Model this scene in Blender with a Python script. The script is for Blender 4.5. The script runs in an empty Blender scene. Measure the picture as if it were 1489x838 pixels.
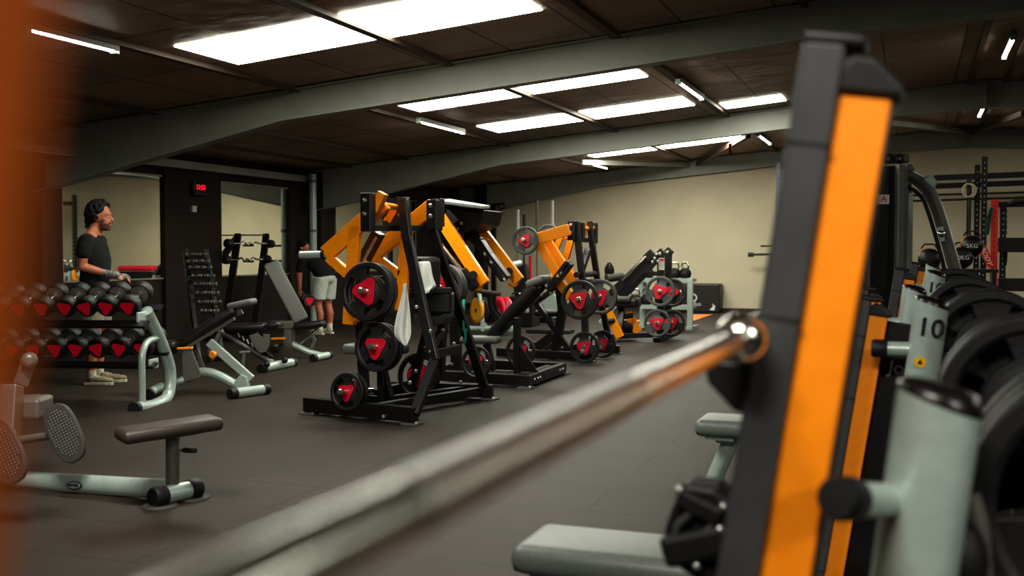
import bpy, bmesh, math, random
from mathutils import Vector, Matrix, Euler
random.seed(7)
C = bpy.context.scene.collection
PI = math.pi
def V(*a): return Vector(a[0]) if len(a) == 1 else Vector(a)
# ------------------------------------------------------------------ camera maths (places where things stand, read off the photograph)
F, CX, CY, EYE = 1550.0, 744.5, 419.0, 1.28
TH = math.atan((1330-CX)/F); PT = math.atan((CY-365)/F)
FW = V(-math.sin(TH)*math.cos(PT), math.cos(TH)*math.cos(PT), -math.sin(PT))
RT = V(math.cos(TH), math.sin(TH), 0); UP = RT.cross(FW)
XA, ZA, SL = .9, 3.68, .09                     # roof ridge, ridge height, roof slope
XL, XR, YB, YF = -10.0, 11.8, -4.0, 22.5
def ceil_z(x): return ZA - SL*abs(x-XA)
def P(px, py, X=None, Y=None, Z=None, d=None):
    r = FW + RT*((px-CX)/F) + UP*((CY-py)/F)
    if X is not None: t = X/r.x
    elif Y is not None: t = Y/r.y
    elif Z is not None: t = (Z-EYE)/r.z
    else: t = d
    return V(0, 0, EYE) + r*t
def PC(px, py, off=0):
    r = FW + RT*((px-CX)/F) + UP*((CY-py)/F)
    for s in (1, -1):
        t = (ZA+off-SL*s*XA-EYE)/(r.z-SL*s*r.x)
        if t > 0 and (s == 1) == (r.x*t <= XA): return V(0, 0, EYE) + r*t
# ------------------------------------------------------------------ materials
def lin(c): return tuple(((v/255)/12.92 if v/255 <= .04045 else ((v/255+.055)/1.055)**2.4) for v in c)
def mat(name, rgb, rough=.5, metal=0, var=.12, scale=30, bump=0, emit=0, spec=.5, coat=0, bscale=None, rvar=.1):
    m = bpy.data.materials.new(name); m.use_nodes = True
    nt = m.node_tree; N = nt.nodes; L = nt.links; b = N['Principled BSDF']
    tc = N.new('ShaderNodeTexCoord'); nz = N.new('ShaderNodeTexNoise'); nz.inputs['Scale'].default_value = scale; nz.inputs['Detail'].default_value = 4
    L.new(tc.outputs['Object'], nz.inputs['Vector'])
    r = N.new('ShaderNodeValToRGB'); c = lin(rgb)
    r.color_ramp.elements[0].position = .3; r.color_ramp.elements[1].position = .7
    r.color_ramp.elements[0].color = tuple(v*(1-var) for v in c)+(1,); r.color_ramp.elements[1].color = tuple(min(1, v*(1+var)) for v in c)+(1,)
    L.new(nz.outputs['Fac'], r.inputs['Fac']); L.new(r.outputs['Color'], b.inputs['Base Color'])
    mr = N.new('ShaderNodeMapRange'); mr.inputs['To Min'].default_value = max(.02, rough-rvar); mr.inputs['To Max'].default_value = min(1, rough+rvar)
    L.new(nz.outputs['Fac'], mr.inputs['Value']); L.new(mr.outputs['Result'], b.inputs['Roughness'])
    b.inputs['Metallic'].default_value = metal; b.inputs['Specular IOR Level'].default_value = spec
    b.inputs['Coat Weight'].default_value = coat
    if bump:
        n2 = N.new('ShaderNodeTexNoise'); n2.inputs['Scale'].default_value = bscale or scale*4; L.new(tc.outputs['Object'], n2.inputs['Vector'])
        bp = N.new('ShaderNodeBump'); bp.inputs['Strength'].default_value = bump; bp.inputs['Distance'].default_value = .01
        L.new(n2.outputs['Fac'], bp.inputs['Height']); L.new(bp.outputs['Normal'], b.inputs['Normal'])
    if emit:
        b.inputs['Emission Color'].default_value = c+(1,); b.inputs['Emission Strength'].default_value = emit
    return m
M = dict(
 black=mat('black_powder_coat', (22, 20, 20), .38, spec=.5, scale=60),
 steel_black=mat('black_satin_steel', (16, 15, 15), .45, scale=60),
 orange=mat('orange_paint', (250, 150, 8), .36, var=.05, coat=.2),
 orange_shade=mat('shaded_orange_strip', (186, 90, 6), .6, var=.06),  # same orange strip, its shade put into the colour for the nearest upright
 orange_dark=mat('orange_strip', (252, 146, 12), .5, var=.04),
 silver=mat('silver_frame_paint', (172, 187, 179), .36, metal=.25, var=.06, coat=.2),
 silver_dk=mat('grey_frame_paint', (108, 107, 100), .4, metal=.3, var=.06),
 chrome=mat('chrome', (222, 222, 214), .19, metal=1, var=.04, rvar=.05),
 bolt=mat('zinc_bolt', (190, 190, 184), .3, metal=.9),
 rubber=mat('black_rubber', (19, 18, 18), .55, bump=.15, scale=80),
 plate=mat('plate_rubber', (30, 29, 29), .48, scale=50),
 plate_grey=mat('grey_plate_rubber', (72, 74, 72), .5, scale=50),
 red=mat('red_plastic', (205, 14, 48), .4, var=.06),
 vinyl=mat('black_vinyl', (24, 22, 22), .42, bump=.08, scale=120),
 vinyl_grey=mat('grey_vinyl', (92, 92, 89), .5, bump=.06, scale=120),
 vinyl_seat=mat('soft_grey_green_vinyl', (104, 111, 105), .42, bump=.06, scale=120),
 vinyl_brown=mat('dark_brown_vinyl', (60, 52, 45), .45, bump=.06, scale=120),
 grip=mat('rubber_grip', (60, 57, 53), .6, bump=.2, scale=150),
 white=mat('white_mark', (205, 205, 198), .6),
 cap=mat('dark_upright_plastic', (66, 66, 66), .5, var=.08, scale=12),
 capblack=mat('black_end_cap', (22, 19, 18), .5),
 yellow=mat('yellow_sticker', (235, 180, 20), .5),
 red_frame=mat('red_powder_coat', (210, 48, 26), .4),
 blue_steel=mat('pale_blue_perforated_steel', (126, 140, 150), .4, metal=.3),
 towel=mat('white_towel', (238, 240, 232), .95, bump=.5, scale=40, bscale=260, var=.06),
 teal=mat('teal_band', (44, 150, 120), .6),
 skin=mat('skin', (172, 106, 78), .5, var=.1, scale=14),
 hair=mat('dark_curly_hair', (24, 17, 14), .75, bump=.9, scale=25, bscale=70, var=.4),
 beard=mat('greying_beard', (92, 62, 48), .85, bump=.6, scale=60, var=.4),
 shirt=mat('black_cotton', (8, 8, 9), .9, bump=.3, scale=18, bscale=14),
 shorts=mat('grey_cotton', (128, 122, 108), .92, bump=.3, scale=20, bscale=20),
 shorts_pale=mat('pale_grey_cotton', (176, 182, 170), .92, bump=.3, scale=20, bscale=20),
 glove=mat('grey_and_black_glove', (120, 120, 118), .8, var=.7, scale=24),
 shoe=mat('beige_mesh_shoe', (150, 138, 112), .75, bump=.3, scale=60, var=.2),
 sole=mat('pale_sole', (190, 184, 168), .7),
 wood=mat('bare_wood', (120, 84, 48), .6),
 teal_pad=mat('grey_green_plastic_panel', (124, 140, 132), .45),
 orange_mat=mat('orange_floor_vinyl', (214, 128, 70), .6),
 screen=mat('smoky_plastic', (20, 14, 14), .3),
 led=mat('red_led', (255, 20, 40), .4, emit=2),
 metal_panel=mat('brushed_grey_panel', (120, 124, 118), .4, metal=.5),
)
def wall_mat(name, rgb, var=.06, scale=1.2):
    return mat(name, rgb, .85, var=var, scale=scale, bump=.08, bscale=90, spec=.2)
def floor_mat():
    m = bpy.data.materials.new('rubber_tile_floor'); m.use_nodes = True; nt = m.node_tree; N = nt.nodes; L = nt.links; b = N['Principled BSDF']
    tc = N.new('ShaderNodeTexCoord')
    bt = N.new('ShaderNodeTexBrick'); bt.offset = .5; bt.inputs['Scale'].default_value = 1; bt.inputs['Mortar Size'].default_value = .007; bt.inputs['Mortar Smooth'].default_value = .2
    bt.inputs['Brick Width'].default_value = 1.0; bt.inputs['Row Height'].default_value = .5
    bt.inputs['Color1'].default_value = lin((42, 34, 27))+(1,); bt.inputs['Color2'].default_value = lin((47, 38, 31))+(1,); bt.inputs['Mortar'].default_value = lin((12, 10, 9))+(1,)
    L.new(tc.outputs['Object'], bt.inputs['Vector'])
    n1 = N.new('ShaderNodeTexNoise'); n1.inputs['Scale'].default_value = 160; n1.inputs['Detail'].default_value = 3
    n2 = N.new('ShaderNodeTexNoise'); n2.inputs['Scale'].default_value = 1.3; n2.inputs['Detail'].default_value = 6
    for n in (n1, n2): L.new(tc.outputs['Object'], n.inputs['Vector'])
    r1 = N.new('ShaderNodeValToRGB'); r1.color_ramp.elements[0].position = .32; r1.color_ramp.elements[0].color = (.55, .55, .55, 1); r1.color_ramp.elements[1].position = .72; r1.color_ramp.elements[1].color = (1.45, 1.42, 1.36, 1)
    r2 = N.new('ShaderNodeValToRGB'); r2.color_ramp.elements[0].position = .3; r2.color_ramp.elements[0].color = (.75, .74, .73, 1); r2.color_ramp.elements[1].position = .7; r2.color_ramp.elements[1].color = (1.2, 1.2, 1.2, 1)
    L.new(n1.outputs['Fac'], r1.inputs['Fac']); L.new(n2.outputs['Fac'], r2.inputs['Fac'])
    def mul(a, c):
        x = N.new('ShaderNodeMix'); x.data_type = 'RGBA'; x.blend_type = 'MULTIPLY'; x.inputs[0].default_value = 1
        L.new(a, x.inputs[6]); L.new(c, x.inputs[7]); return x.outputs[2]
    L.new(mul(mul(bt.outputs['Color'], r1.outputs['Color']), r2.outputs['Color']), b.inputs['Base Color'])
    b.inputs['Roughness'].default_value = .62; b.inputs['Specular IOR Level'].default_value = .35
    bp = N.new('ShaderNodeBump'); bp.inputs['Strength'].default_value = .35; bp.inputs['Distance'].default_value = .004
    L.new(n1.outputs['Fac'], bp.inputs['Height']); L.new(bp.outputs['Normal'], b.inputs['Normal'])
    return m
def ceiling_mat():
    m = bpy.data.materials.new('quilted_roof_lining'); m.use_nodes = True; nt = m.node_tree; N = nt.nodes; L = nt.links; b = N['Principled BSDF']
    tc = N.new('ShaderNodeTexCoord')
    mp = N.new('ShaderNodeMapping'); mp.inputs['Location'].default_value = (.36, .3, 0); L.new(tc.outputs['Object'], mp.inputs['Vector'])
    bt = N.new('ShaderNodeTexBrick'); bt.offset = 0; bt.inputs['Scale'].default_value = 1; bt.inputs['Mortar Size'].default_value = .012; bt.inputs['Mortar Smooth'].default_value = .3
    bt.inputs['Brick Width'].default_value = .85; bt.inputs['Row Height'].default_value = 1.25
    bt.inputs['Color1'].default_value = lin((150, 130, 112))+(1,); bt.inputs['Color2'].default_value = lin((162, 141, 122))+(1,); bt.inputs['Mortar'].default_value = lin((62, 50, 42))+(1,)
    L.new(mp.outputs['Vector'], bt.inputs['Vector'])
    n2 = N.new('ShaderNodeTexNoise'); n2.inputs['Scale'].default_value = 1.1; n2.inputs['Detail'].default_value = 5; L.new(tc.outputs['Object'], n2.inputs['Vector'])
    r2 = N.new('ShaderNodeValToRGB'); r2.color_ramp.elements[0].position = .3; r2.color_ramp.elements[0].color = (.72, .72, .72, 1); r2.color_ramp.elements[1].position = .7; r2.color_ramp.elements[1].color = (1.15, 1.15, 1.15, 1)
    L.new(n2.outputs['Fac'], r2.inputs['Fac'])
    x = N.new('ShaderNodeMix'); x.data_type = 'RGBA'; x.blend_type = 'MULTIPLY'; x.inputs[0].default_value = 1
    L.new(bt.outputs['Color'], x.inputs[6]); L.new(r2.outputs['Color'], x.inputs[7]); L.new(x.outputs[2], b.inputs['Base Color'])
    b.inputs['Roughness'].default_value = .5; b.inputs['Specular IOR Level'].default_value = .3
    bp = N.new('ShaderNodeBump'); bp.inputs['Strength'].default_value = .5; bp.inputs['Distance'].default_value = .05
    n3 = N.new('ShaderNodeTexNoise'); n3.inputs['Scale'].default_value = 2.5; L.new(tc.outputs['Object'], n3.inputs['Vector'])
    L.new(n3.outputs['Fac'], bp.inputs['Height']); L.new(bp.outputs['Normal'], b.inputs['Normal'])
    return m
def emis(name, rgb, s):
    m = bpy.data.materials.new(name); m.use_nodes = True; N = m.node_tree.nodes; L = m.node_tree.links; b = N['Principled BSDF']
    b.inputs['Base Color'].default_value = lin(rgb)+(1,); b.inputs['Emission Color'].default_value = lin(rgb)+(1,)
    tc = N.new('ShaderNodeTexCoord'); nz = N.new('ShaderNodeTexNoise'); nz.inputs['Scale'].default_value = 1.5; L.new(tc.outputs['Object'], nz.inputs['Vector'])
    mr = N.new('ShaderNodeMapRange'); mr.inputs['To Min'].default_value = s*.85; mr.inputs['To Max'].default_value = s*1.1
    L.new(nz.outputs['Fac'], mr.inputs['Value']); L.new(mr.outputs['Result'], b.inputs['Emission Strength'])
    return m
def mirror_mat():
    m = mat('mirror_glass', (232, 234, 226), .02, metal=1, var=.01, rvar=.005); return m
# ------------------------------------------------------------------ mesh building
def basis(z, up=None):
    z = V(z).normalized(); up = V(up) if up is not None else V(0, 0, 1)
    if abs(z.dot(up.normalized())) > .995: up = V(0, 1, 0) if abs(z.y) < .9 else V(1, 0, 0)
    x = up.cross(z).normalized(); y = z.cross(x)
    return x, y, z
class MB:
    def __init__(s): s.v = []; s.f = []; s.sm = []
    def add(s, vs, fs, smooth=False):
        o = len(s.v); s.v += [V(p) for p in vs]; s.f += [tuple(i+o for i in f) for f in fs]; s.sm += [smooth]*len(fs); return s
    def box(s, c, size, R=None):
        hx, hy, hz = size[0]/2, size[1]/2, size[2]/2; R = R or Matrix.Identity(3)
        vs = [V(c)+R @ V(x*hx, y*hy, z*hz) for z in (-1, 1) for y in (-1, 1) for x in (-1, 1)]
        return s.add(vs, [(0, 2, 3, 1), (4, 5, 7, 6), (0, 1, 5, 4), (2, 6, 7, 3), (0, 4, 6, 2), (1, 3, 7, 5)])
    def bar(s, a, b, w, h, up=None):
        a, b = V(a), V(b); x, y, z = basis(b-a, up)
        vs = [p+x*i*w/2+y*j*h/2 for p in (a, b) for j in (-1, 1) for i in (-1, 1)]
        return s.add(vs, [(0, 2, 3, 1), (4, 5, 7, 6), (0, 1, 5, 4), (2, 6, 7, 3), (0, 4, 6, 2), (1, 3, 7, 5)])
    def bars(s, pts, w, h, up=None):
        for a, b in zip(pts, pts[1:]): s.bar(a, b, w, h, up)
        return s
    def lathe(s, o, axis, prof, n=24, up=None):
        x, y, z = basis(axis, up); o = V(o); vs = []; fs = []
        for r, h in prof:
            for k in range(n):
                t = 2*PI*k/n; vs.append(o+z*h+x*r*math.cos(t)+y*r*math.sin(t))
        m = len(prof)
        for i in range(m-1):
            for k in range(n): fs.append((i*n+k, i*n+(k+1) % n, (i+1)*n+(k+1) % n, (i+1)*n+k))
        s.add(vs, fs, True)
        s.add(vs[:n], [tuple(range(n-1, -1, -1))]); s.add(vs[-n:], [tuple(range(n))])
        return s
    def rod(s, a, b, r, n=16, r2=None):
        a, b = V(a), V(b); return s.lathe(a, b-a, [(r, 0), (r2 if r2 is not None else r, (b-a).length)], n)
    def tube(s, pts, r, n=12, fillet=0, ry=None, up=None, cap=True):
        pts = [V(p) for p in pts]
        if fillet:
            q = [pts[0]]
            for a, b, c in zip(pts, pts[1:], pts[2:]):
                u = (a-b); w = (c-b); l = min(fillet, u.length*.48, w.length*.48); u.normalize(); w.normalize()
                p0 = b+u*l; p2 = b+w*l
                for i in range(7): t = i/6; q.append(p0*(1-t)**2+b*2*t*(1-t)+p2*t*t)
            q.append(pts[-1]); pts = q
        ry = ry or r; vs = []; fs = []; px = None
        for i, p in enumerate(pts):
            d = (pts[min(i+1, len(pts)-1)]-pts[max(i-1, 0)])
            if d.length < 1e-6: d = V(0, 0, 1)
            d.normalize()
            if px is None: x, y, z = basis(d, up)
            else:
                x = (px-d*px.dot(d)).normalized(); y = d.cross(x)
            px = x
            rr = r[i] if isinstance(r, list) else r; r2 = ry[i] if isinstance(ry, list) else ry
            for k in range(n): t = 2*PI*k/n; vs.append(p+x*rr*math.cos(t)+y*r2*math.sin(t))
        for i in range(len(pts)-1):
            for k in range(n): fs.append((i*n+k, i*n+(k+1) % n, (i+1)*n+(k+1) % n, (i+1)*n+k))
        s.add(vs, fs, True)
        if cap: s.add(vs[:n], [tuple(range(n-1, -1, -1))]); s.add(vs[-n:], [tuple(range(n))])
        return s
    def prism(s, poly, vec, smooth=False):
        poly = [V(p) for p in poly]; vec = V(vec); n = len(poly)
        vs = poly+[p+vec for p in poly]
        return s.add(vs, [tuple(range(n-1, -1, -1)), tuple(range(n, 2*n))]+[(i, (i+1) % n, n+(i+1) % n, n+i) for i in range(n)], smooth)
    def ball(s, c, r, n=16, R=None):
        rx, ry, rz = (r, r, r) if not hasattr(r, '__len__') else r; c = V(c); R = R or Matrix.Identity(3); vs = []; fs = []; m = n//2
        for i in range(m+1):
            a = PI*i/m
            for k in range(n):
                t = 2*PI*k/n; vs.append(c+R @ V(rx*math.sin(a)*math.cos(t), ry*math.sin(a)*math.sin(t), -rz*math.cos(a)))
        for i in range(m):
            for k in range(n): fs.append((i*n+k, i*n+(k+1) % n, (i+1)*n+(k+1) % n, (i+1)*n+k))
        return s.add(vs, fs, True)
    def pad(s, c, size, R=None, r=None, taper=1.0, seg=4):
        # upholstered pad: rounded box, local x length, y width, z thickness; taper narrows the +x end
        lx, ly, lz = size; R = R or Matrix.Identity(3); r = r or lz*.42; c = V(c)
        bm = bmesh.new(); bmesh.ops.create_cube(bm, size=1)
        for v in bm.verts:
            k = taper if v.co.x > 0 else 1
            v.co = V(v.co.x*lx, v.co.y*ly*k, v.co.z*lz)
        bmesh.ops.bevel(bm, geom=list(bm.edges), offset=r, segments=seg, affect='EDGES', profile=.5)
        vs = [c+R @ v.co for v in bm.verts]; bm.verts.index_update()
        fs = [tuple(v.index for v in f.verts) for f in bm.faces]; bm.free()
        return s.add(vs, fs, True)
    def text(s, body, c, xdir, ydir, size, depth=.003):
        cu = bpy.data.curves.new('lettering', 'FONT'); cu.body = body; cu.size = size; cu.extrude = depth/2; cu.align_x = 'CENTER'; cu.align_y = 'CENTER'; cu.resolution_u = 3
        ob = bpy.data.objects.new('lettering', cu); C.objects.link(ob)
        dg = bpy.context.evaluated_depsgraph_get(); me = bpy.data.meshes.new_from_object(ob.evaluated_get(dg))
        x = V(xdir).normalized(); y = V(ydir).normalized(); z = x.cross(y); c = V(c)
        s.add([c+x*v.co.x+y*v.co.y+z*v.co.z for v in me.vertices], [tuple(p.vertices) for p in me.polygons])
        bpy.data.objects.remove(ob); bpy.data.curves.remove(cu); bpy.data.meshes.remove(me); return s
    def build(s, name, m, parent=None, bevel=0, label=None, local=False):
        me = bpy.data.meshes.new(name); root = parent
        while root is not None and root.parent is not None: root = root.parent
        off = V(0, 0, 0) if (root is None or local) else root.location
        me.from_pydata([v-off for v in s.v], [], s.f)
        for p, k in zip(me.polygons, s.sm): p.use_smooth = k
        me.materials.append(M[m] if isinstance(m, str) else m)
        bm = bmesh.new(); bm.from_mesh(me); bmesh.ops.recalc_face_normals(bm, faces=bm.faces); bm.to_mesh(me); bm.free()
        o = bpy.data.objects.new(name, me); C.objects.link(o)
        if parent is not None: o.parent = parent
        if bevel:
            b = o.modifiers.new('bevel', 'BEVEL'); b.width = bevel; b.segments = 2; b.limit_method = 'ANGLE'; b.angle_limit = math.radians(50); b.harden_normals = False
        if label: o['label'] = label
        return o
def tag(o, label, cat, group=None):
    o['label'] = label; o['category'] = cat
    if group: o['group'] = group
    return o
def thing(name, label, cat, loc, group=None):
    o = bpy.data.objects.new(name, None); C.objects.link(o); o.location = V(loc); o.empty_display_size = .1
    bpy.context.view_layer.update(); return tag(o, label, cat, group)
def struct(name, mb, m, bevel=0, parent=None):
    o = mb.build(name, m, parent, bevel)
    if parent is None: o['kind'] = 'structure'
    return o
def copy_tree(o, parent=None):
    c = o.copy(); C.objects.link(c)
    if parent is not None: c.parent = parent
    for ch in list(o.children): copy_tree(ch, c)
    return c
def dup(o, loc, rot=None, label=None, scale=None, group=None):
    c = copy_tree(o); c.location = V(loc)
    if rot is not None: c.rotation_euler = rot
    if scale is not None: c.scale = (scale,)*3
    if label: c['label'] = label
    if group: c['group'] = group
    return c
def bolts(parent, pts, axis, r=.012, h=.012, name='bolt'):
    for p in pts: MB().lathe(p, axis, [(r, 0), (r, h*.7), (r*.6, h)], 8).build(name, 'bolt', parent)
def rotz(a): return Matrix.Rotation(a, 3, 'Z')
def rotm(x, z):  # matrix whose local x is x, local z close to z
    x = V(x).normalized(); y = V(z).cross(x).normalized(); z = x.cross(y)
    return Matrix((x, y, z)).transposed()
# ------------------------------------------------------------------ the setting
struct('floor', MB().box((.9, 9.2, -.05), (22.4, 27, .1)), floor_mat())
CM = ceiling_mat()
def roof(x0, x1, name):
    z0, z1 = ceil_z(x0), ceil_z(x1)
    struct(name, MB().prism([(x0, YB, z0), (x1, YB, z1), (x1, YB, z1+.12), (x0, YB, z0+.12)], (0, YF-YB+.2, 0)), CM)
roof(XL-.2, XA, 'ceiling'); roof(XA, XR+.2, 'ceiling_right')
WB = wall_mat('cream_painted_wall', (198, 190, 164)); WD = wall_mat('dark_painted_wall', (52, 44, 40)); WR = wall_mat('back_dark_wall', (120, 112, 96))
gable = [(XL, 0), (XR, 0), (XR, ceil_z(XR)), (XA, ZA), (XL, ceil_z(XL))]
struct('wall_far', MB().prism([(x, YF, z) for x, z in gable], (0, .2, 0)), WB)
struct('wall_back', MB().prism([(x, YB, z) for x, z in gable], (0, -.2, 0)), WR)
struct('wall_right', MB().box((XR+.1, (YB+YF)/2, 1.4), (.2, YF-YB, 2.8)), WB)
struct('wall_left', MB().box((XL-.1, (YB+YF)/2, 1.36), (.2, YF-YB, 2.72)), WD)
struct('baseboard_far', MB().box((XA, YF-.012, .04), (XR-XL, .024, .08)), mat('brown_skirting', (58, 38, 30), .6))
# mirrors on the left wall, between dark pillars
MIR = mirror_mat(); m_edge = mat('pale_mirror_edge', (150, 146, 124), .5)
mir_rng = []
for a, b in ((90, 238), (321, 420), (488, 640)):
    mir_rng.append((P(a, 300, X=XL+.02).y, P(b, 300, X=XL+.02).y))
for i, (y0, y1) in enumerate(mir_rng):
    y1 = min(y1, 20.6); z0, z1 = .89, 2.34
    t = thing('wall_mirror', ['large wall mirror behind the standing man in black', 'wall mirror between dark pillars behind the curl bar rack', 'wall mirror right of the grey drain pipe, behind the orange machine arms'][i], 'mirror', (XL, (y0+y1)/2, z0))
    MB().box((XL+.012, (y0+y1)/2, (z0+z1)/2), (.016, y1-y0, z1-z0)).build('mirror_glass', MIR, t)
    e = MB()
    for yy in (y0, y1): e.box((XL+.014, yy, (z0+z1)/2), (.024, .022, z1-z0+.02))
    for zz in (z0, z1): e.box((XL+.014, (y0+y1)/2, zz), (.024, y1-y0+.04, .022))
    e.build('mirror_edging', m_edge, t)
for i, (a, b) in enumerate(((60, 90), (238, 321), (421, 446))):          # dark boxed pillars beside the mirrors
    y0, y1 = P(a, 300, X=XL+.05).y, P(b, 300, X=XL+.05).y
    struct('trim_%d' % (30+i), MB().box((XL+.03, (y0+y1)/2, 1.3), (.07, y1-y0-.02, 2.6)), WD)
BEAM = mat('grey_green_painted_steel', (146, 148, 138), .5, var=.08, scale=3); PUR = mat('brown_roof_batten', (84, 68, 56), .6)
struct('trim_1', MB().box((XL+.12, 13, 2.52), (.1, 11.5, .11)), BEAM)     # eaves rail
def rafter(k, y, left=True):
    d = .33; pts_b = [(XL+.1, ceil_z(XL)-.72), (XL+3.6, ceil_z(XL+3.6)-d), (-.6, ceil_z(-.6)-d), (XA, ZA-d-.06), (2.4, ceil_z(2.4)-d), (8.2, ceil_z(8.2)-d), (XR-.1, ceil_z(XR)-.72)]
    top = [(XR-.1, ceil_z(XR)-.01), (XA, ZA-.01), (XL+.1, ceil_z(XL)-.01)]
    mb = MB().prism([(x, y-.01, z) for x, z in pts_b+top], (0, .02, 0))
    for (xa, za), (xb, zb) in zip(pts_b, pts_b[1:]): mb.bar((xa, y, za), (xb, y, zb), .17, .018)
    for (xa, za), (xb, zb) in zip(top, top[1:]): mb.bar((xa, y, za-.008), (xb, y, zb-.008), .17, .014)
    mb.box((XA, y, ZA-.2), (.02, .16, .36))
    for x in (-8, -6.2, -4.4, -2.6, -.8, 2.6, 4.4): mb.rod((x, y-.03, ceil_z(x)-.06), (x, y-.01, ceil_z(x)-.06), .012, 8)
    struct('trim_%d' % k, mb, BEAM)
    struct('trim_%d' % (k+10), MB().box((XL+.14, y, 1.33), (.24, .16, 2.66)), WD)
rafter(2, 10.0); rafter(3, 16.4); rafter(4, 3.6); rafter(5, 22.42)
for i, x in enumerate((-9.2, -8.1, -6.27, -4.45, -2.7, -.95, .69, 1.14, 2.85, 4.6, 6.4, 8.2)):
    w = .1 if x in (-4.45, -2.7, -6.27) else .06
    struct('trim_%d' % (40+i), MB().box((x, (YB+YF)/2, ceil_z(x)-.02), (w, YF-YB, .045)), PUR)
for i, (a, b) in enumerate((((845, 236), (1003, 240)), ((1012, 240), (1088, 197)), ((1288, 178), (1402, 191)), ((1416, 192), (1489, 165)))):
    struct('trim_%d' % (60+i), MB().bar(PC(*a, -.1), PC(*b, -.1), .09, .09), BEAM if i % 2 == 0 else PUR, .004)
c = P(700, 300, Y=YF-.12); struct('trim_70', MB().box((c.x, YF-.12, 1.45), (.24, .22, 2.9)), WD)
# drain pipe and conduit by the second frame
t = thing('drain_pipe', 'pale grey vertical pipe on the left wall behind the bending man', 'pipe', P(455, 300, X=XL+.3)*1)
pb = P(455, 300, X=XL+.3); pb.z = 0; t.location = pb; bpy.context.view_layer.update()
MB().rod(pb, pb+V(0, 0, 2.6), .065, 20).build('pipe_run', 'silver', t)
for z in (.5, 1.6, 2.45): MB().rod(pb+V(0, 0, z), pb+V(0, 0, z+.05), .075, 20).build('pipe_clip', 'silver_dk', t)
q = P(468, 300, X=XL+.2); q.z = 0
t = thing('sign_strip', 'narrow pale notice strip beside the grey drain pipe', 'sign', q)
MB().box(q+V(0, 0, 1.75), (.02, .12, 1.5)).build('backing_strip', 'silver_dk', t)
mb = MB()
for k in range(4): mb.box(q+V(.012, 0, 1.95+k*.035), (.004, .06, .012))
mb.build('printed_lines', 'black', t); MB().box(q+V(.012, 0, 1.82), (.004, .05, .12)).build('red_mark', 'red', t)
# roof lights: translucent panels set into the lining
SKY = emis('daylight_panel', (250, 250, 236), 17); SKY2 = emis('bright_daylight_panel', (250, 248, 236), 38)
sky = [(-6.02, -4.55, 7.66, 8.6), (-4.40, -2.98, 7.66, 8.62), (-5.93, -4.52, 11.4, 12.38), (-4.38, -2.96, 11.4, 12.34), (-5.88, -4.53, 14.14, 15.0), (-4.36, -2.92, 14.14, 15.0), (-5.75, -4.53, 19.1, 19.75), (-4.36, -2.9, 19.1, 19.75),
       ][:8] + [(4.9, 6.3, 7.66, 8.6), (4.9, 6.3, 14.1, 15), (4.9, 6.3, 19.1, 19.8), (6.5, 8, 19.1, 19.8), (-2.6, -1.75, 15.15, 15.75)]  # panels on the right slope are unseen, added as fill light
for i, (x0, x1, y0, y1) in enumerate(sky):
    mb = MB().prism([(x0, y0, ceil_z(x0)-.012), (x1, y0, ceil_z(x1)-.012), (x1, y0, ceil_z(x1)-.004), (x0, y0, ceil_z(x0)-.004)], (0, y1-y0, 0))
    struct('window_%d' % (i+1), mb, SKY2 if y0 > 19 else SKY)
# batten lights
TUBE = emis('lit_tube', (252, 248, 234), 45); OFF = mat('unlit_tube', (190, 186, 176), .4); HOUS = mat('batten_housing', (120, 116, 106), .5)
lab = ['lit strip light at the top left corner of the ceiling', 'lit strip light under the ceiling left of the paired roof lights', 'lit strip light right of the roof lights, under the middle roof bay',
       'lit strip light at the top right corner of the photo', 'small lit strip light left of the tall dark upright, near the far wall', 'small lit strip light hanging by the ridge near the far wall, at right', 'tiny lit strip light by the far wall, beyond the furthest roof lights', 'unlit strip light with a pale end cap at the left wall']
for i, (a, b) in enumerate((((40, 42), (166, 71)), ((610, 176), (672, 192)), ((986, 119), (1021, 142)), ((1473, 54), (1460, 82)), ((1102, 196), (1120, 208)), ((1429, 155), (1425, 168)), ((862, 238), (880, 244)), (None, None))):
    if a:
        p, r = PC(*a, -.075), PC(*b, -.075); p.x = r.x = (p.x+r.x)/2; p.z = r.z = ceil_z(p.x)-.075
    else: p, r = V(-9.3, 8.6, 2.42), V(-9.3, 10.0, 2.42)
    mid = (p+r)/2; t = thing('strip_light', lab[i], 'light', mid, 'strip lights under the roof')
    MB().box(mid+V(0, 0, .02), (.075, (r-p).length+.1, .06)).build('light_housing', HOUS, t, .006)
    MB().rod(p, r, .026, 12).build('light_tube', TUBE if a else OFF, t)
    for e in (p, r): MB().box(e+V(0, (.03 if e is r else -.03), -.005), (.06, .05, .06)).build('end_cap', 'silver', t, .004)
    if i in (3, 5) or not a:
        for f in (.2, .8): s0 = p.lerp(r, f); MB().rod(s0+V(0, 0, .04), (s0.x, s0.y, ceil_z(s0.x)-.03), .008, 8).build('hanger', 'silver_dk', t)
# hanging red tag cord
q = PC(1062, 192, -.02); t = thing('hanging_tag', 'small red tag hanging on a cord below the middle rafter', 'tag', q-V(0, 0, .3))
MB().rod(q, q-V(0, 0, .2), .004, 6).build('cord', 'black', t); MB().box(q-V(0, 0, .3), (.05, .012, .2)).build('tag_plate', 'red', t)
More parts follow.
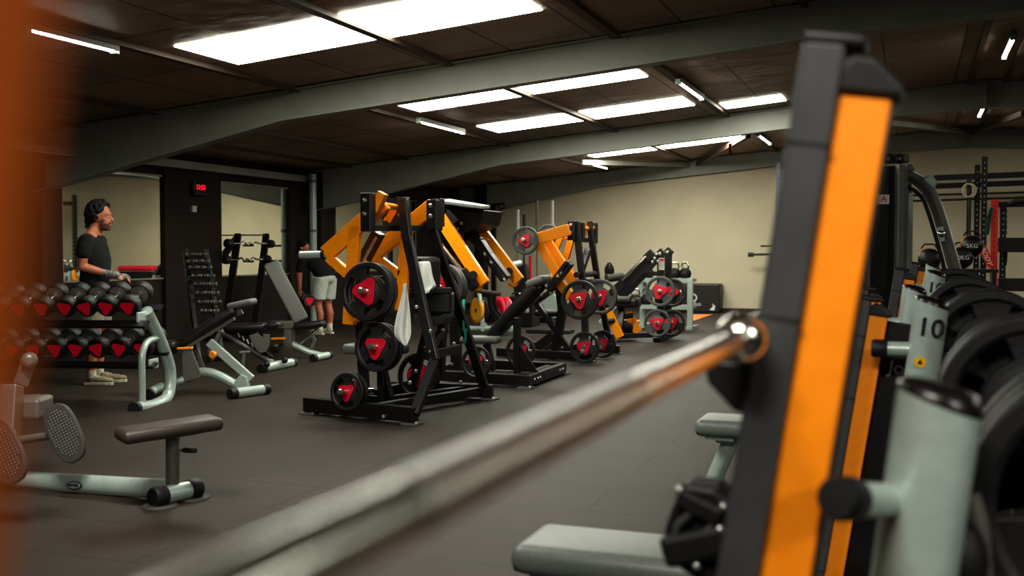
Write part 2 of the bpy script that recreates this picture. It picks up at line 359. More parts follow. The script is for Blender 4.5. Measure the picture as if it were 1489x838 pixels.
# wall clock, sensor
c = P(289, 275, X=XL+.11)
t = thing('digital_clock', 'black wall clock with red digits high on the dark pillar', 'clock', c)
MB().box(c, (.07, .3, .2)).build('clock_case', 'screen', t, .01); MB().text('12:53', c+V(.038, 0, .02), (0, 1, 0), (0, 0, 1), .1, .004).build('digits', 'led', t)
c = P(281, 304, X=XL+.1)
t = thing('wall_sensor', 'small pale sensor box on the dark pillar under the clock', 'sensor', c)
MB().box(c, (.06, .11, .1)).build('sensor_case', 'silver', t, .01); MB().ball(c+V(.02, .1, -.01), .035, 12).build('sensor_lens', 'black', t)
# black crash mat / boxed cover by the far wall
a, b = V(-5.1, 22.22, 0), V(-3.76, 22.22, 0)
t = thing('plyo_box', 'large black soft box with a round white emblem against the far wall', 'box', (a+b)/2)
MB().box((a+b)/2+V(0, 0, .3), (1.36, .42, .6)).build('box_body', mat('black_cover', (30, 26, 24), .5, bump=.4, scale=6, bscale=8), t, .03)
e = P(1008, 433, Y=22.0); mb = MB().lathe(e, (0, -1, 0), [(.085, 0), (.085, .006)], 24); mb.build('round_emblem', 'white', t)
MB().lathe(e+V(0, -.006, 0), (0, -1, 0), [(.055, 0), (.055, .003)], 20).build('emblem_centre', 'black', t)
MB().text('ellus', e+V(.06, -.006, -.13), (1, 0, 0), (0, 0, 1), .12, .004).build('lettering', 'white', t)
MB().prism([(-3.95, 22.0, .06), (-3.88, 22.0, .14), (-3.9, 22, .2), (-3.83, 22, .14), (-3.85, 22, .05)], (0, -.005, 0)).build('corner_mark', 'white', t)
for i, poly in enumerate([[(1003, 457.5), (1036, 457.5), (1006, 467.5), (1003, 467.5)], [(925, 466), (940, 464), (938, 468), (926, 468)]]):
    mb = MB().prism([P(x, y, Z=.001) for x, y in poly], (0, 0, .005)); o = mb.build('floor_marker', 'orange_mat'); o.location = (0, 0, 0)
    tag(o, ['orange patch of vinyl flooring in front of the black box', 'small pale orange floor patch beneath the sledge machine'][i], 'floor mat')
# ------------------------------------------------------------------ people
def blob(mb, name, m, parent, voxel=.008, smooth=5, local=True):
    o = mb.build(name, m, None, local=True)
    r = o.modifiers.new('remesh', 'REMESH'); r.mode = 'VOXEL'; r.voxel_size = voxel; r.use_smooth_shade = True
    s = o.modifiers.new('smooth', 'SMOOTH'); s.iterations = smooth; s.factor = .5
    dg = bpy.context.evaluated_depsgraph_get(); me = bpy.data.meshes.new_from_object(o.evaluated_get(dg))
    o.modifiers.clear(); old = o.data; o.data = me; bpy.data.meshes.remove(old)
    for p in me.polygons: p.use_smooth = True
    if not me.materials: me.materials.append(M[m])
    if parent is not None: o.parent = parent
    return o
def limb(mb, pts, rs, n=14):
    mb.tube(pts, list(rs), n)
    for p, r in zip(pts, rs): mb.ball(p, r, n)
def hand(mb, w, d, palm_n, s=1, curl=.6):
    # w wrist, d direction of the fingers, palm_n palm normal
    w, d, pn = V(w), V(d).normalized(), V(palm_n).normalized(); sd = d.cross(pn)
    mb.ball(w+d*.045*s, .04*s, 12, rotm(d, pn) @ Matrix.Diagonal((1.05, .95, .5)))
    for k, (o, l) in enumerate(((.027, .07), (.009, .078), (-.009, .072), (-.027, .056))):
        a = w+d*.078*s+sd*o*s; b = a+(d*.9+pn*curl*.5)*l*.5*s; c = b+(d*.4+pn*curl*1.2)*l*.5*s; limb(mb, [a, b, c], [.0095*s, .009*s, .0075*s], 8)
    a = w+d*.02*s+sd*.032*s; b = a+(d*.5+sd*.6+pn*.3)*.045*s; limb(mb, [a, b, b+(d*.7+pn*.5)*.03*s], [.012*s, .0105*s, .009*s], 8)
def head(mb, c, R, s=1):
    c = V(c); T = lambda *a: c+R @ (V(*a)*s)
    mb.ball(T(-.012, 0, .025), (.098*s, .076*s, .1*s), 20, R)            # skull
    mb.ball(T(.03, 0, -.045), (.062*s, .058*s, .075*s), 16, R)           # face and jaw
    mb.ball(T(.055, 0, -.098), (.03*s, .032*s, .022*s), 12, R)           # chin
    mb.ball(T(.074, 0, .03), (.018*s, .05*s, .014*s), 12, R)             # brow
    mb.tube([T(.08, 0, .018), T(.108, 0, -.022), T(.1, 0, -.034)], [.009*s, .014*s, .013*s], 10); mb.ball(T(.104, 0, -.025), .014*s, 10)
    mb.ball(T(.088, 0, -.06), (.012*s, .024*s, .007*s), 10, R); mb.ball(T(.086, 0, -.073), (.012*s, .021*s, .008*s), 10, R)   # lips
    for k in (-1, 1):
        mb.ball(T(.045, k*.042, -.02), (.025*s, .018*s, .022*s), 10, R)    # cheek
        mb.ball(T(-.01, k*.078, -.012), (.02*s, .01*s, .032*s), 10, R)     # ear
def eyes(parent, c, R, s=1):
    for k in (-1, 1):
        MB().ball(V(c)+R @ (V(.076, k*.031, .006)*s), .0095*s, 10).build('eye', 'sole', parent, local=True)
        MB().ball(V(c)+R @ (V(.0822, k*.031, .006)*s), .0062*s, 8).build('iris', 'black', parent, local=True)
def shoe(parent, a, dirx, m='shoe'):
    a = V(a); x = V(dirx).normalized(); R = rotm(x, (0, 0, 1))
    mb = MB(); T = lambda *q: a+R @ V(*q)
    mb.ball(T(.0, 0, .06), (.06, .038, .045), 14, R); mb.ball(T(.09, 0, .048), (.085, .042, .034), 14, R); mb.ball(T(.16, 0, .042), (.05, .044, .03), 14, R); mb.tube([T(-.01, 0, .06), T(-.015, 0, .1)], [.04, .036], 12)
    o = blob(mb, 'shoe', m, parent, .006, 3)
    sm = MB(); outl = [(-.075, -.02), (-.06, -.036), (0, -.038), (.08, -.044), (.15, -.048), (.2, -.032), (.214, 0), (.2, .032), (.15, .046), (.08, .042), (0, .036), (-.06, .034), (-.075, .02)]
    sm.prism([T(u, v, 0) for u, v in outl], (0, 0, .028)); sm.build('sole', 'sole', o, .005, local=True)
    lm = MB()
    for k in range(4): lm.tube([T(.035+k*.022, -.026, .085-k*.006), T(.04+k*.022, 0, .095-k*.007), T(.035+k*.022, .026, .085-k*.006)], .004, 6)
    lm.build('laces', 'sole', o, local=True)
# standing man, local x forward, seen in profile
base = P(141, 558, Z=0)
man = thing('person', 'man with curly dark hair, black t-shirt and grey shorts standing in profile, hands together', 'person', base)
man.rotation_euler = (0, 0, TH+.03)
hR = Matrix.Rotation(.05, 3, 'Y'); hc = V(.055, 0, 1.605)
b = MB(); head(b, hc, hR, 1.08)
limb(b, [(.015, 0, 1.53), (-.005, 0, 1.44), (-.03, 0, 1.36)], [.062, .068, .08])
for k in (-1, 1): limb(b, [(.0, k*.04, 1.47), (-.02, k*.13, 1.4)], [.05, .05])
b.tube([(-.02, 0, 1.42), (-.02, 0, 1.34), (0, 0, 1.22), (-.01, 0, 1.08), (-.015, 0, .96), (-.01, 0, .84)], [.15, .175, .165, .145, .15, .15], 20, ry=[.085, .1, .115, .105, .11, .11], up=(1, 0, 0))
for k in (-1, 1):
    limb(b, [(-.02, k*.17, 1.37), (-.035, k*.21, 1.25), (-.045, k*.22, 1.13)], [.058, .05, .04])
    e = V(-.045, k*.22, 1.13); w = V(.155, -.13, 1.065) if k < 0 else V(.2, .1, 1.03)
    limb(b, [e, e.lerp(w, .35), e.lerp(w, .75), w], [.042, .043, .034, .028])
    hand(b, w, (1, .35, -.25) if k < 0 else (1, -.5, -.2), (0, .7, -.7) if k < 0 else (0, -.7, -.7), 1.05)
    limb(b, [(-.01, k*.09, .86), (.012, k*.1, .66), (.02, k*.1, .48), (-.012, k*.1, .33), (-.012, k*.1, .09)], [.095, .078, .055, .056, .038])
    shoe(man, (-.012 if k < 0 else .04, k*.1, 0), (1, k*.08, 0))
body = blob(b, 'body', 'skin', man, .008, 4)
eyes(man, hc, hR, 1.08)
b = MB()                                                                   # black t-shirt
b.tube([(-.02, 0, 1.43), (-.022, 0, 1.37), (-.01, 0, 1.28), (.004, 0, 1.18), (-.002, 0, 1.06), (-.015, 0, .96), (-.015, 0, .9)], [.13, .185, .192, .182, .17, .17, .172], 24, ry=[.08, .112, .13, .138, .132, .13, .132], up=(1, 0, 0))
for k in (-1, 1): limb(b, [(-.02, k*.13, 1.385), (-.022, k*.178, 1.37), (-.03, k*.205, 1.31), (-.036, k*.215, 1.26)], [.066, .074, .071, .069])
b.lathe((-.008, 0, 1.39), (.15, 0, 1), [(.1, 0), (.075, .05)], 16)
blob(b, 't_shirt', 'shirt', man, .009, 4)
b = MB()                                                                   # grey shorts
b.ball((-.012, 0, .9), (.135, .178, .1), 18)
for k in (-1, 1): b.tube([(-.012, k*.085, .9), (.0, k*.1, .74), (.012, k*.104, .56)], [.118, .11, .1], 16)
blob(b, 'shorts', 'shorts', man, .009, 3)
for k in (-1, 1): MB().tube([(-.012, k*.1, .14), (-.013, k*.1, .07)], [.043, .043], 12).build('sock', 'sole', man, local=True)
b = MB(); b.ball(hc+V(-.03, 0, .05), (.108, .09, .1), 20); b.ball(hc+V(-.06, 0, -.0), (.075, .082, .09), 16); hh = random.Random(3)                                            # curly hair
for i in range(190):
    a = hh.uniform(0, 2*PI); u = hh.uniform(-.35, 1); rr = math.sqrt(max(0, 1-u*u)); d = V(rr*math.cos(a), rr*math.sin(a), u)
    if d.x > .62 and u < .62: continue
    if d.x > .25 and u < .15: continue
    c = hc+V(-.016, 0, .034)+V(d.x*.112, d.y*.092, d.z*.118)*1.08
    b.ball(c, hh.uniform(.013, .026), 6)
for i in range(40): b.ball(hc+V(hh.uniform(-.13, -.085), hh.uniform(-.05, .05), hh.uniform(-.1, .0)), hh.uniform(.014, .024), 6)
blob(b, 'hair', 'hair', man, .005, 1)
b = MB()
for k in range(420):
    a = hh.uniform(-1.75, 1.75); z = hh.uniform(-.118, -.02)
    if z > -.052 and abs(a) < 1.15: continue
    if -.078 < z < -.058 and abs(a) < .36: continue
    q = math.sqrt(max(.12, 1-((z+.045)/.08)**2)); fx = .004 if abs(a) < .6 and z < -.07 else 0
    b.ball(hc+hR @ (V(.03+fx+.061*math.cos(a)*q, .057*math.sin(a)*q, z)*1.08), .0075, 6)
for k in range(40): a = hh.uniform(-.5, .5); b.ball(hc+hR @ (V(.03+.062*math.cos(a), .06*math.sin(a), hh.uniform(-.054, -.047))*1.08), .007, 6)
for k in range(40): a = hh.uniform(-1, 1); b.ball(hc+hR @ (V(.055+.03*math.cos(a), .031*math.sin(a), hh.uniform(-.114, -.09))*1.08), .008, 6)
blob(b, 'beard', 'beard', man, .005, 3)
for nm, w, d in (('glove', V(.155, -.13, 1.065), V(1, .35, -.25)), ('glove', V(.2, .1, 1.03), V(1, -.5, -.2))):
    d.normalize(); g = MB(); limb(g, [w-d*.03, w+d*.01], [.036, .035]); g.ball(w+d*.055, .05, 12, rotm(d, (0, .3, 1)) @ Matrix.Diagonal((1.3, 1.15, .85))); blob(g, nm, 'glove', man, .006, 2)
# bending man by the pipe
base = P(470, 486, Z=0)
m2 = thing('person', 'man in black t-shirt and pale grey shorts leaning over with a dumbbell in hand', 'person', base)
m2.rotation_euler = (0, 0, TH+PI-.5)                                     # local x points left and a little away
hR = Matrix.Rotation(.75, 3, 'Y'); hc = V(.35, .03, 1.32)
b = MB(); head(b, hc, hR, 1.05)
limb(b, [(.3, .02, 1.25), (.22, 0, 1.2)], [.058, .075])
sp = [(.2, 0, 1.16, .12, .2), (.1, 0, 1.06, .125, .18), (.02, 0, .97, .12, .165), (-.04, 0, .88, .125, .17)]
for x, y, z, rx, ry in sp: b.ball((x, y, z), (rx, ry, .12), 18)
for k in (-1, 1):
    s0 = V(.22, k*.19, 1.18); e = V(.26, k*.24, .93); w = V(.27, k*.22, .68); limb(b, [s0, s0.lerp(e, .5), e], [.058, .05, .042]); limb(b, [e, e.lerp(w, .4), w], [.043, .04, .028])
    hand(b, w, (0, 0, -1), (0, -k, 0), 1.05, 1.3)
    limb(b, [(-.05, k*.09, .84), (-.02, k*.11, .64), (.0, k*.12, .46), (-.04, k*.12, .31), (-.03, k*.12, .09)], [.1, .082, .058, .058, .038])
    shoe(m2, (-.03, k*.12, 0), (1, k*.12, 0), 'sole')
blob(b, 'body', 'skin', m2, .009, 4); eyes(m2, hc, hR, 1.05)
b = MB()
for x, y, z, rx, ry in sp: b.ball((x, y, z), (rx+.014, ry+.016, .125), 18)
for k in (-1, 1): limb(b, [(.2, k*.16, 1.19), (.23, k*.215, 1.1), (.25, k*.235, 1.0)], [.072, .07, .066])
blob(b, 't_shirt', 'shirt', m2, .01, 4)
b = MB(); b.ball((-.05, 0, .86), (.14, .185, .1), 18)
for k in (-1, 1): b.tube([(-.05, k*.09, .86), (-.02, k*.115, .7), (-.005, k*.122, .54)], [.122, .118, .112], 16)
blob(b, 'shorts', 'shorts_pale', m2, .01, 3)
for k in (-1, 1): MB().tube([(-.035, k*.12, .24), (-.03, k*.12, .07)], [.046, .043], 12).build('sock', 'white', m2, local=True)
b = MB(); b.ball(hc+hR @ V(-.018, 0, .04), (.106, .09, .1), 18, hR); b.tube([hc+hR @ V(.04, 0, .055), hc+hR @ V(.15, 0, .03)], [.07, .05], 12, ry=[.02, .008]); blob(b, 'cap', 'shirt', m2, .008, 2)
MB().text('DCA', (-.0, -.1, 1.07), (0, -1, 0), (.7, 0, .7), .06).build('shirt_print', 'red', m2, local=True)
# ------------------------------------------------------------------ dumbbells (one built, the rest copied)
def tri_badge(c, ax, up, R, th):
    # rounded triangle: three points, point down
    x, y, z = basis(ax, up); pts = []
    for k in range(3):
        a0 = -PI/2+k*2*PI/3
        for j in (-.42, -.2, 0, .2, .42):
            r = R*(1-.9*abs(j)**2.0); pts.append(V(c)+x*r*math.cos(a0+j)+y*r*math.sin(a0+j))
        am = a0+PI/3; pts.append(V(c)+x*R*.66*math.cos(am)+y*R*.66*math.sin(am))
    return pts, z*th
def make_dumbbell(loc, label, group):
    t = thing('dumbbell', label, 'dumbbell', (0, 0, 0), group)
    MB().lathe((0, -.075, 0), (0, 1, 0), [(.016, 0), (.019, .04), (.02, .075), (.019, .11), (.016, .15)], 14).build('handle', 'chrome', t)
    for s in (-1, 1):
        h = MB().lathe((0, s*.07, 0), (0, s, 0), [(.03, 0), (.079, .006), (.086, .02), (.086, .085), (.076, .1), (.072, .1), (.068, .096)], 28).build('head', 'rubber', t)
        MB().lathe((0, s*.055, 0), (0, s, 0), [(.034, 0), (.05, .012), (.074, .016)], 20).build('steel_collar', 'silver_dk', h)
        pts, v = tri_badge((0, s*.166, 0), (0, s, 0), (0, 0, 1), .064, .008); MB().prism(pts, v).build('end_badge', 'red', h)
    return t
o0 = P(195, 598, Z=0); tdir = V(math.cos(.26), math.sin(.26), 0); ndir = V(-math.sin(.26), math.cos(.26), 0)
def PPl(px, py, o, nrm):
    r = FW + RT*((px-CX)/F) + UP*((CY-py)/F); e = V(0, 0, EYE); t = (V(o)-e).dot(nrm)/r.dot(nrm); return e+r*t
rack = thing('dumbbell_rack', 'two-tier dumbbell rack with curved silver end post, in front of the standing man', 'rack', o0)
def end_frame(off):
    D = tdir*off
    g = lambda px, py: PPl(px, py, o0, tdir)-D
    up_ = MB().tube([g(196, 594), g(226, 590), g(246, 578), g(249, 540), g(236, 500), g(213, 452)], .05, 16, fillet=.14).build('end_post', 'silver', rack)
    MB().lathe(g(197, 594), g(190, 595)-g(197, 594), [(.052, -.02), (.054, .03), (.05, .035)], 16).build('foot_cap', 'rubber', up_)
    MB().tube([g(207, 587), g(206, 515), g(213, 497), g(232, 490)], .028, 12, fillet=.12).build('side_handle', 'silver', rack)
    for c in ((206, 461), (223, 529)):
        q = g(*c); MB().box(q, (.02, .17, .085), rotz(.26)).build('shelf_bracket', 'silver', rack, .008)
    MB().bars([g(240, 572), g(250, 590)], .04, .03).build('stabilizer', 'silver', rack)
    MB().box(g(246, 592)-V(0, 0, .03)*0, (.14, .1, .012), rotz(.26)).build('foot_plate', 'silver', rack)
end_frame(0); end_frame(2.7)
proto = None
for tier, (nn, py, xs) in enumerate(((.06, 447, (186, 154, 124, 94, 60, 28, -4, -36, -68)), (.30, 507, (206, 173, 141, 110, 80, 49, 17, -15, -47)))):
    c0 = o0+ndir*nn
    tilt = .42 if tier == 0 else .3
    ax = ndir*math.cos(tilt)+V(0, 0, math.sin(tilt))
    for s in (0, .29):
        a = PPl(214 if tier == 0 else 226, py+17, c0, ndir)+ax*s-V(0, 0, .045); MB().bar(a, a-tdir*2.75, .1, .022, up=ax.cross(tdir)).build('shelf_rail', 'steel_black', rack)
    for k, px in enumerate(xs):
        q = PPl(px, py+k*.4, c0, ndir)+ax*.16
        lb = 'red-ended dumbbell on the rack\'s %s shelf, %s' % (('upper', 'lower')[tier], 'next to the silver end post' if k == 0 else '%s from the silver end post' % ('second', 'third', 'fourth', 'fifth', 'sixth', 'seventh', 'eighth', 'ninth')[k-1])
        rot = Matrix((tdir, ax, tdir.cross(ax))).transposed() @ Matrix.Rotation(.25*math.sin(k*2.3), 3, 'Y')
        if proto is None: proto = make_dumbbell(q, lb, 'dumbbells on the two-tier rack'); proto.location = q; proto.rotation_euler = rot.to_euler()
        else: dup(proto, q, rot.to_euler(), lb)
d2 = dup(proto, P(448, 437, d=14.75), Euler((0, .0, TH+.3)), 'red-ended dumbbell held low in the bending man\'s hand', group='hand-held dumbbells')
# ------------------------------------------------------------------ adjustable benches on the left
def pads(parent, name, a, b, w, th, m, nrm, taper=1):
    a, b = V(a), V(b); x = (b-a).normalized(); R = rotm(x, nrm); o = MB().pad((a+b)/2, ((b-a).length, w, th), R, taper=taper).build(name, m, parent); return o
def foot_tube(parent, a, b, r, m='silver'):
    a, b = V(a), V(b); o = MB().rod(a, b, r, 18).build('foot_tube', m, parent); d = (b-a).normalized()
    for q, s in ((a, -1), (b, 1)): MB().lathe(q-d*s*.05, d*s, [(r*1.08, 0), (r*1.1, .05), (r*1.02, .065)], 18).build('foot_cap', 'rubber', o)
    return o
# bench with raised back, orange knob
fa, fb = P(336, 573, Z=.045), P(388, 566, Z=.045); mid = (fa+fb)/2; dep = RT*.17+FW*.1
t = thing('weight_bench', 'silver adjustable bench with raised black back and orange knob, beside the dumbbell rack', 'bench', V(mid.x, mid.y, 0))
foot_tube(t, fa, fb, .045)
dm = 9.55; p = lambda x, y, d=dm: P(x, y, d=d)
MB().tube([p(352, 565), p(322, 548), p(304, 541), p(285, 542)], .042, 16, fillet=.15).build('base_tube', 'silver', t)
MB().tube([p(280, 548, 9.5), p(240, 562, 9.45), p(226, 568, 9.4)], .035, 14).build('base_tube', 'silver', t)
foot_tube(t, V(*p(216, 574, 9.2).xy, .045), V(*p(236, 566, 9.75).xy, .045), .04)
for dd, poly in ((9.42, [(264, 507), (278, 507), (291, 541), (291, 549), (268, 556), (266, 548)]), (9.68, [(283, 508), (291, 541), (300, 541), (288, 507)])):
    MB().prism([p(x, y, dd) for x, y in poly], FW*.02).build('seat_bracket', 'silver_dk', t, .003)
MB().bar(p(258, 507, 9.4), p(280, 506, 9.4), .05, .018).build('release_lever', 'orange', t, .004)
MB().bar(p(304, 497), p(366, 552), .075, .05, up=FW).build('support_strut', 'silver', t, .006)
MB().rod(p(318, 514), p(309, 516, 9.45), .012, 10).build('knob_stem', 'chrome', t); k = MB().lathe(p(309, 516, 9.45), p(309, 516, 9.45)-p(318, 514), [(.03, -.02), (.034, 0), (.028, .015)], 16).build('knob', 'orange', t)
MB().prism([p(340, 556, 9.5), p(350, 545, 9.5), (p(358, 548, 9.5)), p(362, 566, 9.5), p(344, 566, 9.5)], FW*.08).build('foot_bracket', 'silver', t, .004)
MB().tube([p(352, 540, 9.9), p(354, 515, 9.9)], .018, 12).build('carry_post', 'silver_dk', t); MB().rod(p(346, 514, 9.85), p(362, 513, 10), .02, 12).build('carry_grip', 'grip', t)
nb = (p(270, 460)-p(290, 490)).normalized()
pads(t, 'back_pad', p(245, 512, 9.6), p(346, 450, 9.6), .27, .09, 'vinyl', nb)
pads(t, 'head_pad', p(334, 446, 9.6), p(370, 438, 9.6), .26, .06, 'vinyl_grey', V(0, 0, 1))
pads(t, 'seat_pad', p(200, 506, 9.5), p(262, 502, 9.5), .27, .09, 'vinyl', V(0, 0, 1))
MB().bar(p(258, 512), p(340, 462), .06, .05).build('back_frame', 'silver_dk', t)
MB().bar(p(345, 446), p(350, 458), .03, .05).build('head_bracket', 'silver_dk', t)
# flat bench
fa, fb = P(380, 536, Z=.045), P(427, 527, Z=.045); mid = (fa+fb)/2
t = thing('weight_bench', 'silver flat adjustable bench with black pad and slotted ladder, middle of the three left benches', 'bench', V(mid.x, mid.y, 0))
foot_tube(t, fa, fb, .05); dm = 11.5; p = lambda x, y, d=11.6: P(x, y, d=d)
MB().tube([p(322, 482), p(350, 500), p(396, 528)], .035, 14).build('base_tube', 'silver_dk', t)
MB().bar(p(343, 484), p(394, 522), .07, .04, up=FW).build('ladder_bar', 'steel_black', t, .004)
for k in range(5):
    q = p(346, 488, 11.55).lerp(p(372, 507, 11.55), k/4); MB().bar(q+V(0, 0, .03), q-V(0, 0, .02)+RT*.02, .012, .012).build('ladder_slot', 'white', t)
MB().prism([p(x, y, 11.45) for x, y in ((362, 488), (374, 484), (382, 492), (383, 486), (392, 486), (392, 502), (386, 512), (378, 514), (372, 508))], FW*.02).build('hinge_plate', 'silver_dk', t, .003)
pads(t, 'back_pad', p(329, 477), p(388, 475), .28, .085, 'vinyl', V(0, 0, 1)); pads(t, 'seat_pad', p(391, 474), p(409, 472), .3, .085, 'vinyl', V(0, 0, 1))
MB().tube([p(322, 482), p(312, 500), p(305, 512)], .03, 12).build('front_leg', 'silver_dk', t)
foot_tube(t, V(*P(300, 528, Z=0).xy, .04), V(*P(322, 521, Z=0).xy, .04), .04, 'silver_dk')
MB().bar(V(*P(311, 524, Z=0).xy, .05), p(309, 500), .06, .04).build('front_leg', 'silver_dk', t)
for s in (0, 1):
    q = P(388+s*26, 530-s*6, Z=.1); MB().ball(q, .035, 12).build('wheel', 'rubber', t)
# bench with steep leaning back board
fa, fb = P(455, 521, Z=.045), P(479, 516, Z=.045); mid = (fa+fb)/2
t = thing('weight_bench', 'adjustable bench with a long grey back board leaning steeply, farthest of the left benches', 'bench', V(mid.x, mid.y, 0))
foot_tube(t, fa, fb, .042); p = lambda x, y, d=12.8: P(x, y, d=d)
MB().tube([p(466, 517), p(447, 512), p(424, 500)], .04, 14, fillet=.1).build('base_tube', 'silver', t)
MB().prism([p(x, y, 12.7) for x, y in ((413, 476), (424, 476), (424, 508), (411, 503))], FW*.2).build('seat_post', 'silver_dk', t, .006)
MB().box(p(412, 472), (.27, .24, .09), rotz(TH)).build('seat_head', 'silver_dk', t, .01)
MB().bar(p(394, 493, 12.6), p(415, 492, 12.6), .025, .025).build('adjust_pin', 'orange', t, .004)
pads(t, 'back_board', p(393, 382), p(438, 467), .2, .05, 'vinyl_grey', RT*.5-FW*1.0+V(0, 0, .35)); MB().bar(p(402, 396, 12.9), p(440, 466, 12.9), .06, .05).build('back_frame', 'steel_black', t)
pads(t, 'seat_pad', p(430, 476), p(472, 470), .27, .08, 'vinyl', V(0, 0, 1))
MB().tube([p(434, 500), p(452, 488), p(463, 478), p(460, 472)], .02, 12, fillet=.08).build('handle', 'chrome', t)
MB().bars([p(450, 512), p(458, 495), p(447, 480)], .035, .035).build('seat_strut', 'silver_dk', t)
foot_tube(t, V(*P(396, 512, Z=0).xy, .04), V(*P(418, 505, Z=0).xy, .04), .04, 'silver_dk'); MB().bar(V(*P(407, 508, Z=0).xy, .05), p(416, 500), .05, .05).build('front_leg', 'silver_dk', t)
# ------------------------------------------------------------------ curl bar rack leaning at the mirror
a, b = P(346, 342, X=-9.72), P(387, 342, X=-9.72); a2, b2 = P(338, 400, X=-9.5), P(380, 400, X=-9.5)
t = thing('barbell_rack', 'dark leaning rack holding curl bars in front of the wall mirror', 'rack', V((a.x+a2.x)/2, (a.y+b.y)/2, 0))
for u, v in ((a, a2), (b, b2)):
    f = v+(v-u)*(v.z/(u.z-v.z)); MB().bar(u, f, .1, .09).build('upright', 'steel_black', t, .008)
    MB().bar((-9.85, f.y, .03), (-9.0, f.y, .03), .1, .06).build('foot', 'steel_black', t, .008)
MB().bar(a+V(0, -.03, 0), b+V(0, .03, 0), .05, .02).build('top_rail', 'steel_black', t)
for z in (.3, .6): MB().bar(V(-9.35, a.y, z), V(-9.35, b.y, z), .05, .05).build('cross_rail', 'steel_black', t)
bars = ((329, 354, 396, 355, 'upper'), (326, 378, 391, 376, 'lower'))
for x0, y0, x1, y1, nm in bars:
    u, v = P(x0, y0, X=-9.48), P(x1, y1, X=-9.48); v.z = u.z; L_ = v-u
    for q in (a, b):
        f = (u+L_*.3 if q is a else u+L_*.85); MB().bar((-9.62, q.y, u.z-.03), (-9.45, q.y, u.z-.03), .04, .03).build('bar_hook', 'steel_black', t)
    e = thing('curl_bar', 'zigzag curl bar with round black weights on the %s hooks of the leaning rack' % nm, 'barbell', (u+v)/2, 'curl bars on the leaning rack')
    pts = [u+L_*f+V(0, 0, dz) for f, dz in ((0, 0), (.3, 0), (.37, .035), (.44, -.03), (.5, .02), (.56, -.03), (.63, .035), (.7, 0), (1, 0))]
    MB().tube(pts, .014, 10, fillet=.04).build('bar_shaft', 'chrome', e)
    for q, s in ((u, 1), (v, -1)): MB().lathe(q, L_*s, [(.04, 0), (.062, .01), (.066, .03), (.066, .09), (.06, .105), (.03, .11)], 20).build('end_weight', 'rubber', e)
# small vertical stand of chrome dumbbells
rows = [(371, 273, 297), (381, 275, 301), (390, 277, 305), (402, 281, 309), (414, 285, 312), (427, 288, 315), (440, 291, 318), (453, 297, 313)]
dz = 12.9
pt, pb_ = P(284, 364, d=dz), P(309, 472, d=dz-.4)
t = thing('dumbbell_stand', 'dark narrow upright stand of small chrome dumbbells by the clock pillar', 'rack', V(pb_.x, pb_.y, 0))
for s in (-1, 1):
    u, v = P(284+s*15, 364, d=dz+.1), P(306+s*17, 500, d=dz-.4); v.z = 0; MB().bar(u, v, .05, .09).build('side_post', 'steel_black', t, .006)
    MB().box((v.x, v.y, .025), (.1, .28, .05), rotz(TH)).build('foot', 'steel_black', t, .006)
pr = None
for ri, (y, x0, x1) in enumerate(rows):
    dd = dz-.4*ri/8; u, v = P(x0-3, y+3, d=dd), P(x1+3, y+3, d=dd); MB().bar(u, v, .1, .015).build('shelf', 'steel_black', t)
    for k in range(3):
        q = P(x0+(x1-x0)*(k+.5)/3, y-1, d=dd-.05)
        if pr is None:
            pr = thing('chrome_dumbbell', '', 'dumbbell', (0, 0, 0), 'chrome dumbbells on the narrow stand')
            MB().rod((-.06, 0, 0), (.06, 0, 0), .012, 10).build('handle', 'bolt', pr)
            for s in (-1, 1): MB().lathe((s*.035, 0, 0), (s, 0, 0), [(.014, 0), (.021, .006), (.021, .026), (.014, .032)], 12).build('head', 'silver_dk', pr)
            o = pr
        else: o = copy_tree(pr)
        o.location = q; o.rotation_euler = (0, 0, TH)
        o['label'] = 'small chrome dumbbell at the %s of the %s shelf of the narrow stand' % (('left', 'middle', 'right')[k], ('topmost', 'second', 'third', 'fourth', 'fifth', 'sixth', 'seventh', 'lowest')[ri])
# ------------------------------------------------------------------ low row machine in the left foreground
fa, fb = P(232, 722, Z=.05), P(280, 711, Z=.05); mid = (fa+fb)/2
t = thing('rowing_machine', 'grey seated row machine with long low beam, oval badge, tilted seat and foot plates', 'exercise machine', V(mid.x, mid.y, 0))
fo = MB().rod(fa, fb, .046, 20).build('foot_tube', 'silver', t); dv = (fb-fa).normalized()
for q, s in ((fa, -1), (fb, 1)):
    MB().lathe(q-dv*s*.03, dv*s, [(.05, 0), (.053, .01), (.053, .06), (.046, .072)], 20).build('foot_cap', 'rubber', fo)
    MB().lathe((q.x, q.y, 0), (0, 0, 1), [(.09, 0), (.09, .006), (.07, .01)], 18).build('floor_pad', 'grip', fo)
yb = mid.y; L0 = P(-190, 690, Y=yb); b0, b1 = P(31, 699, Y=yb), P(246, 712, Y=yb); dirb = (b1-b0).normalized(); a0 = b0-dirb*.75
MB().tube([a0, b0, b1+dirb*.03], .032, 16, ry=.052, up=(0, 0, 1)).build('beam', 'silver', t)
bc = P(107, 706, Y=yb-.045); bx = dirb; R = rotm(bx, (0, -1, 0))
bd = MB(); n = 28
bd.prism([bc+bx*.05*math.cos(2*PI*k/n)+V(0, 0, .021)*math.sin(2*PI*k/n) for k in range(n)], (0, .008, 0)); bdo = bd.build('oval_badge', 'black', t)
bd = MB().prism([bc+V(0, -.002, 0)+bx*.045*math.cos(2*PI*k/n)+V(0, 0, .017)*math.sin(2*PI*k/n) for k in range(n)], (0, .003, 0)).build('badge_face', 'silver', bdo)
MB().text('MATRIX', bc+V(0, -.004, 0), bx, (0, 0, 1), .021, .003).build('badge_lettering', 'black', bdo)
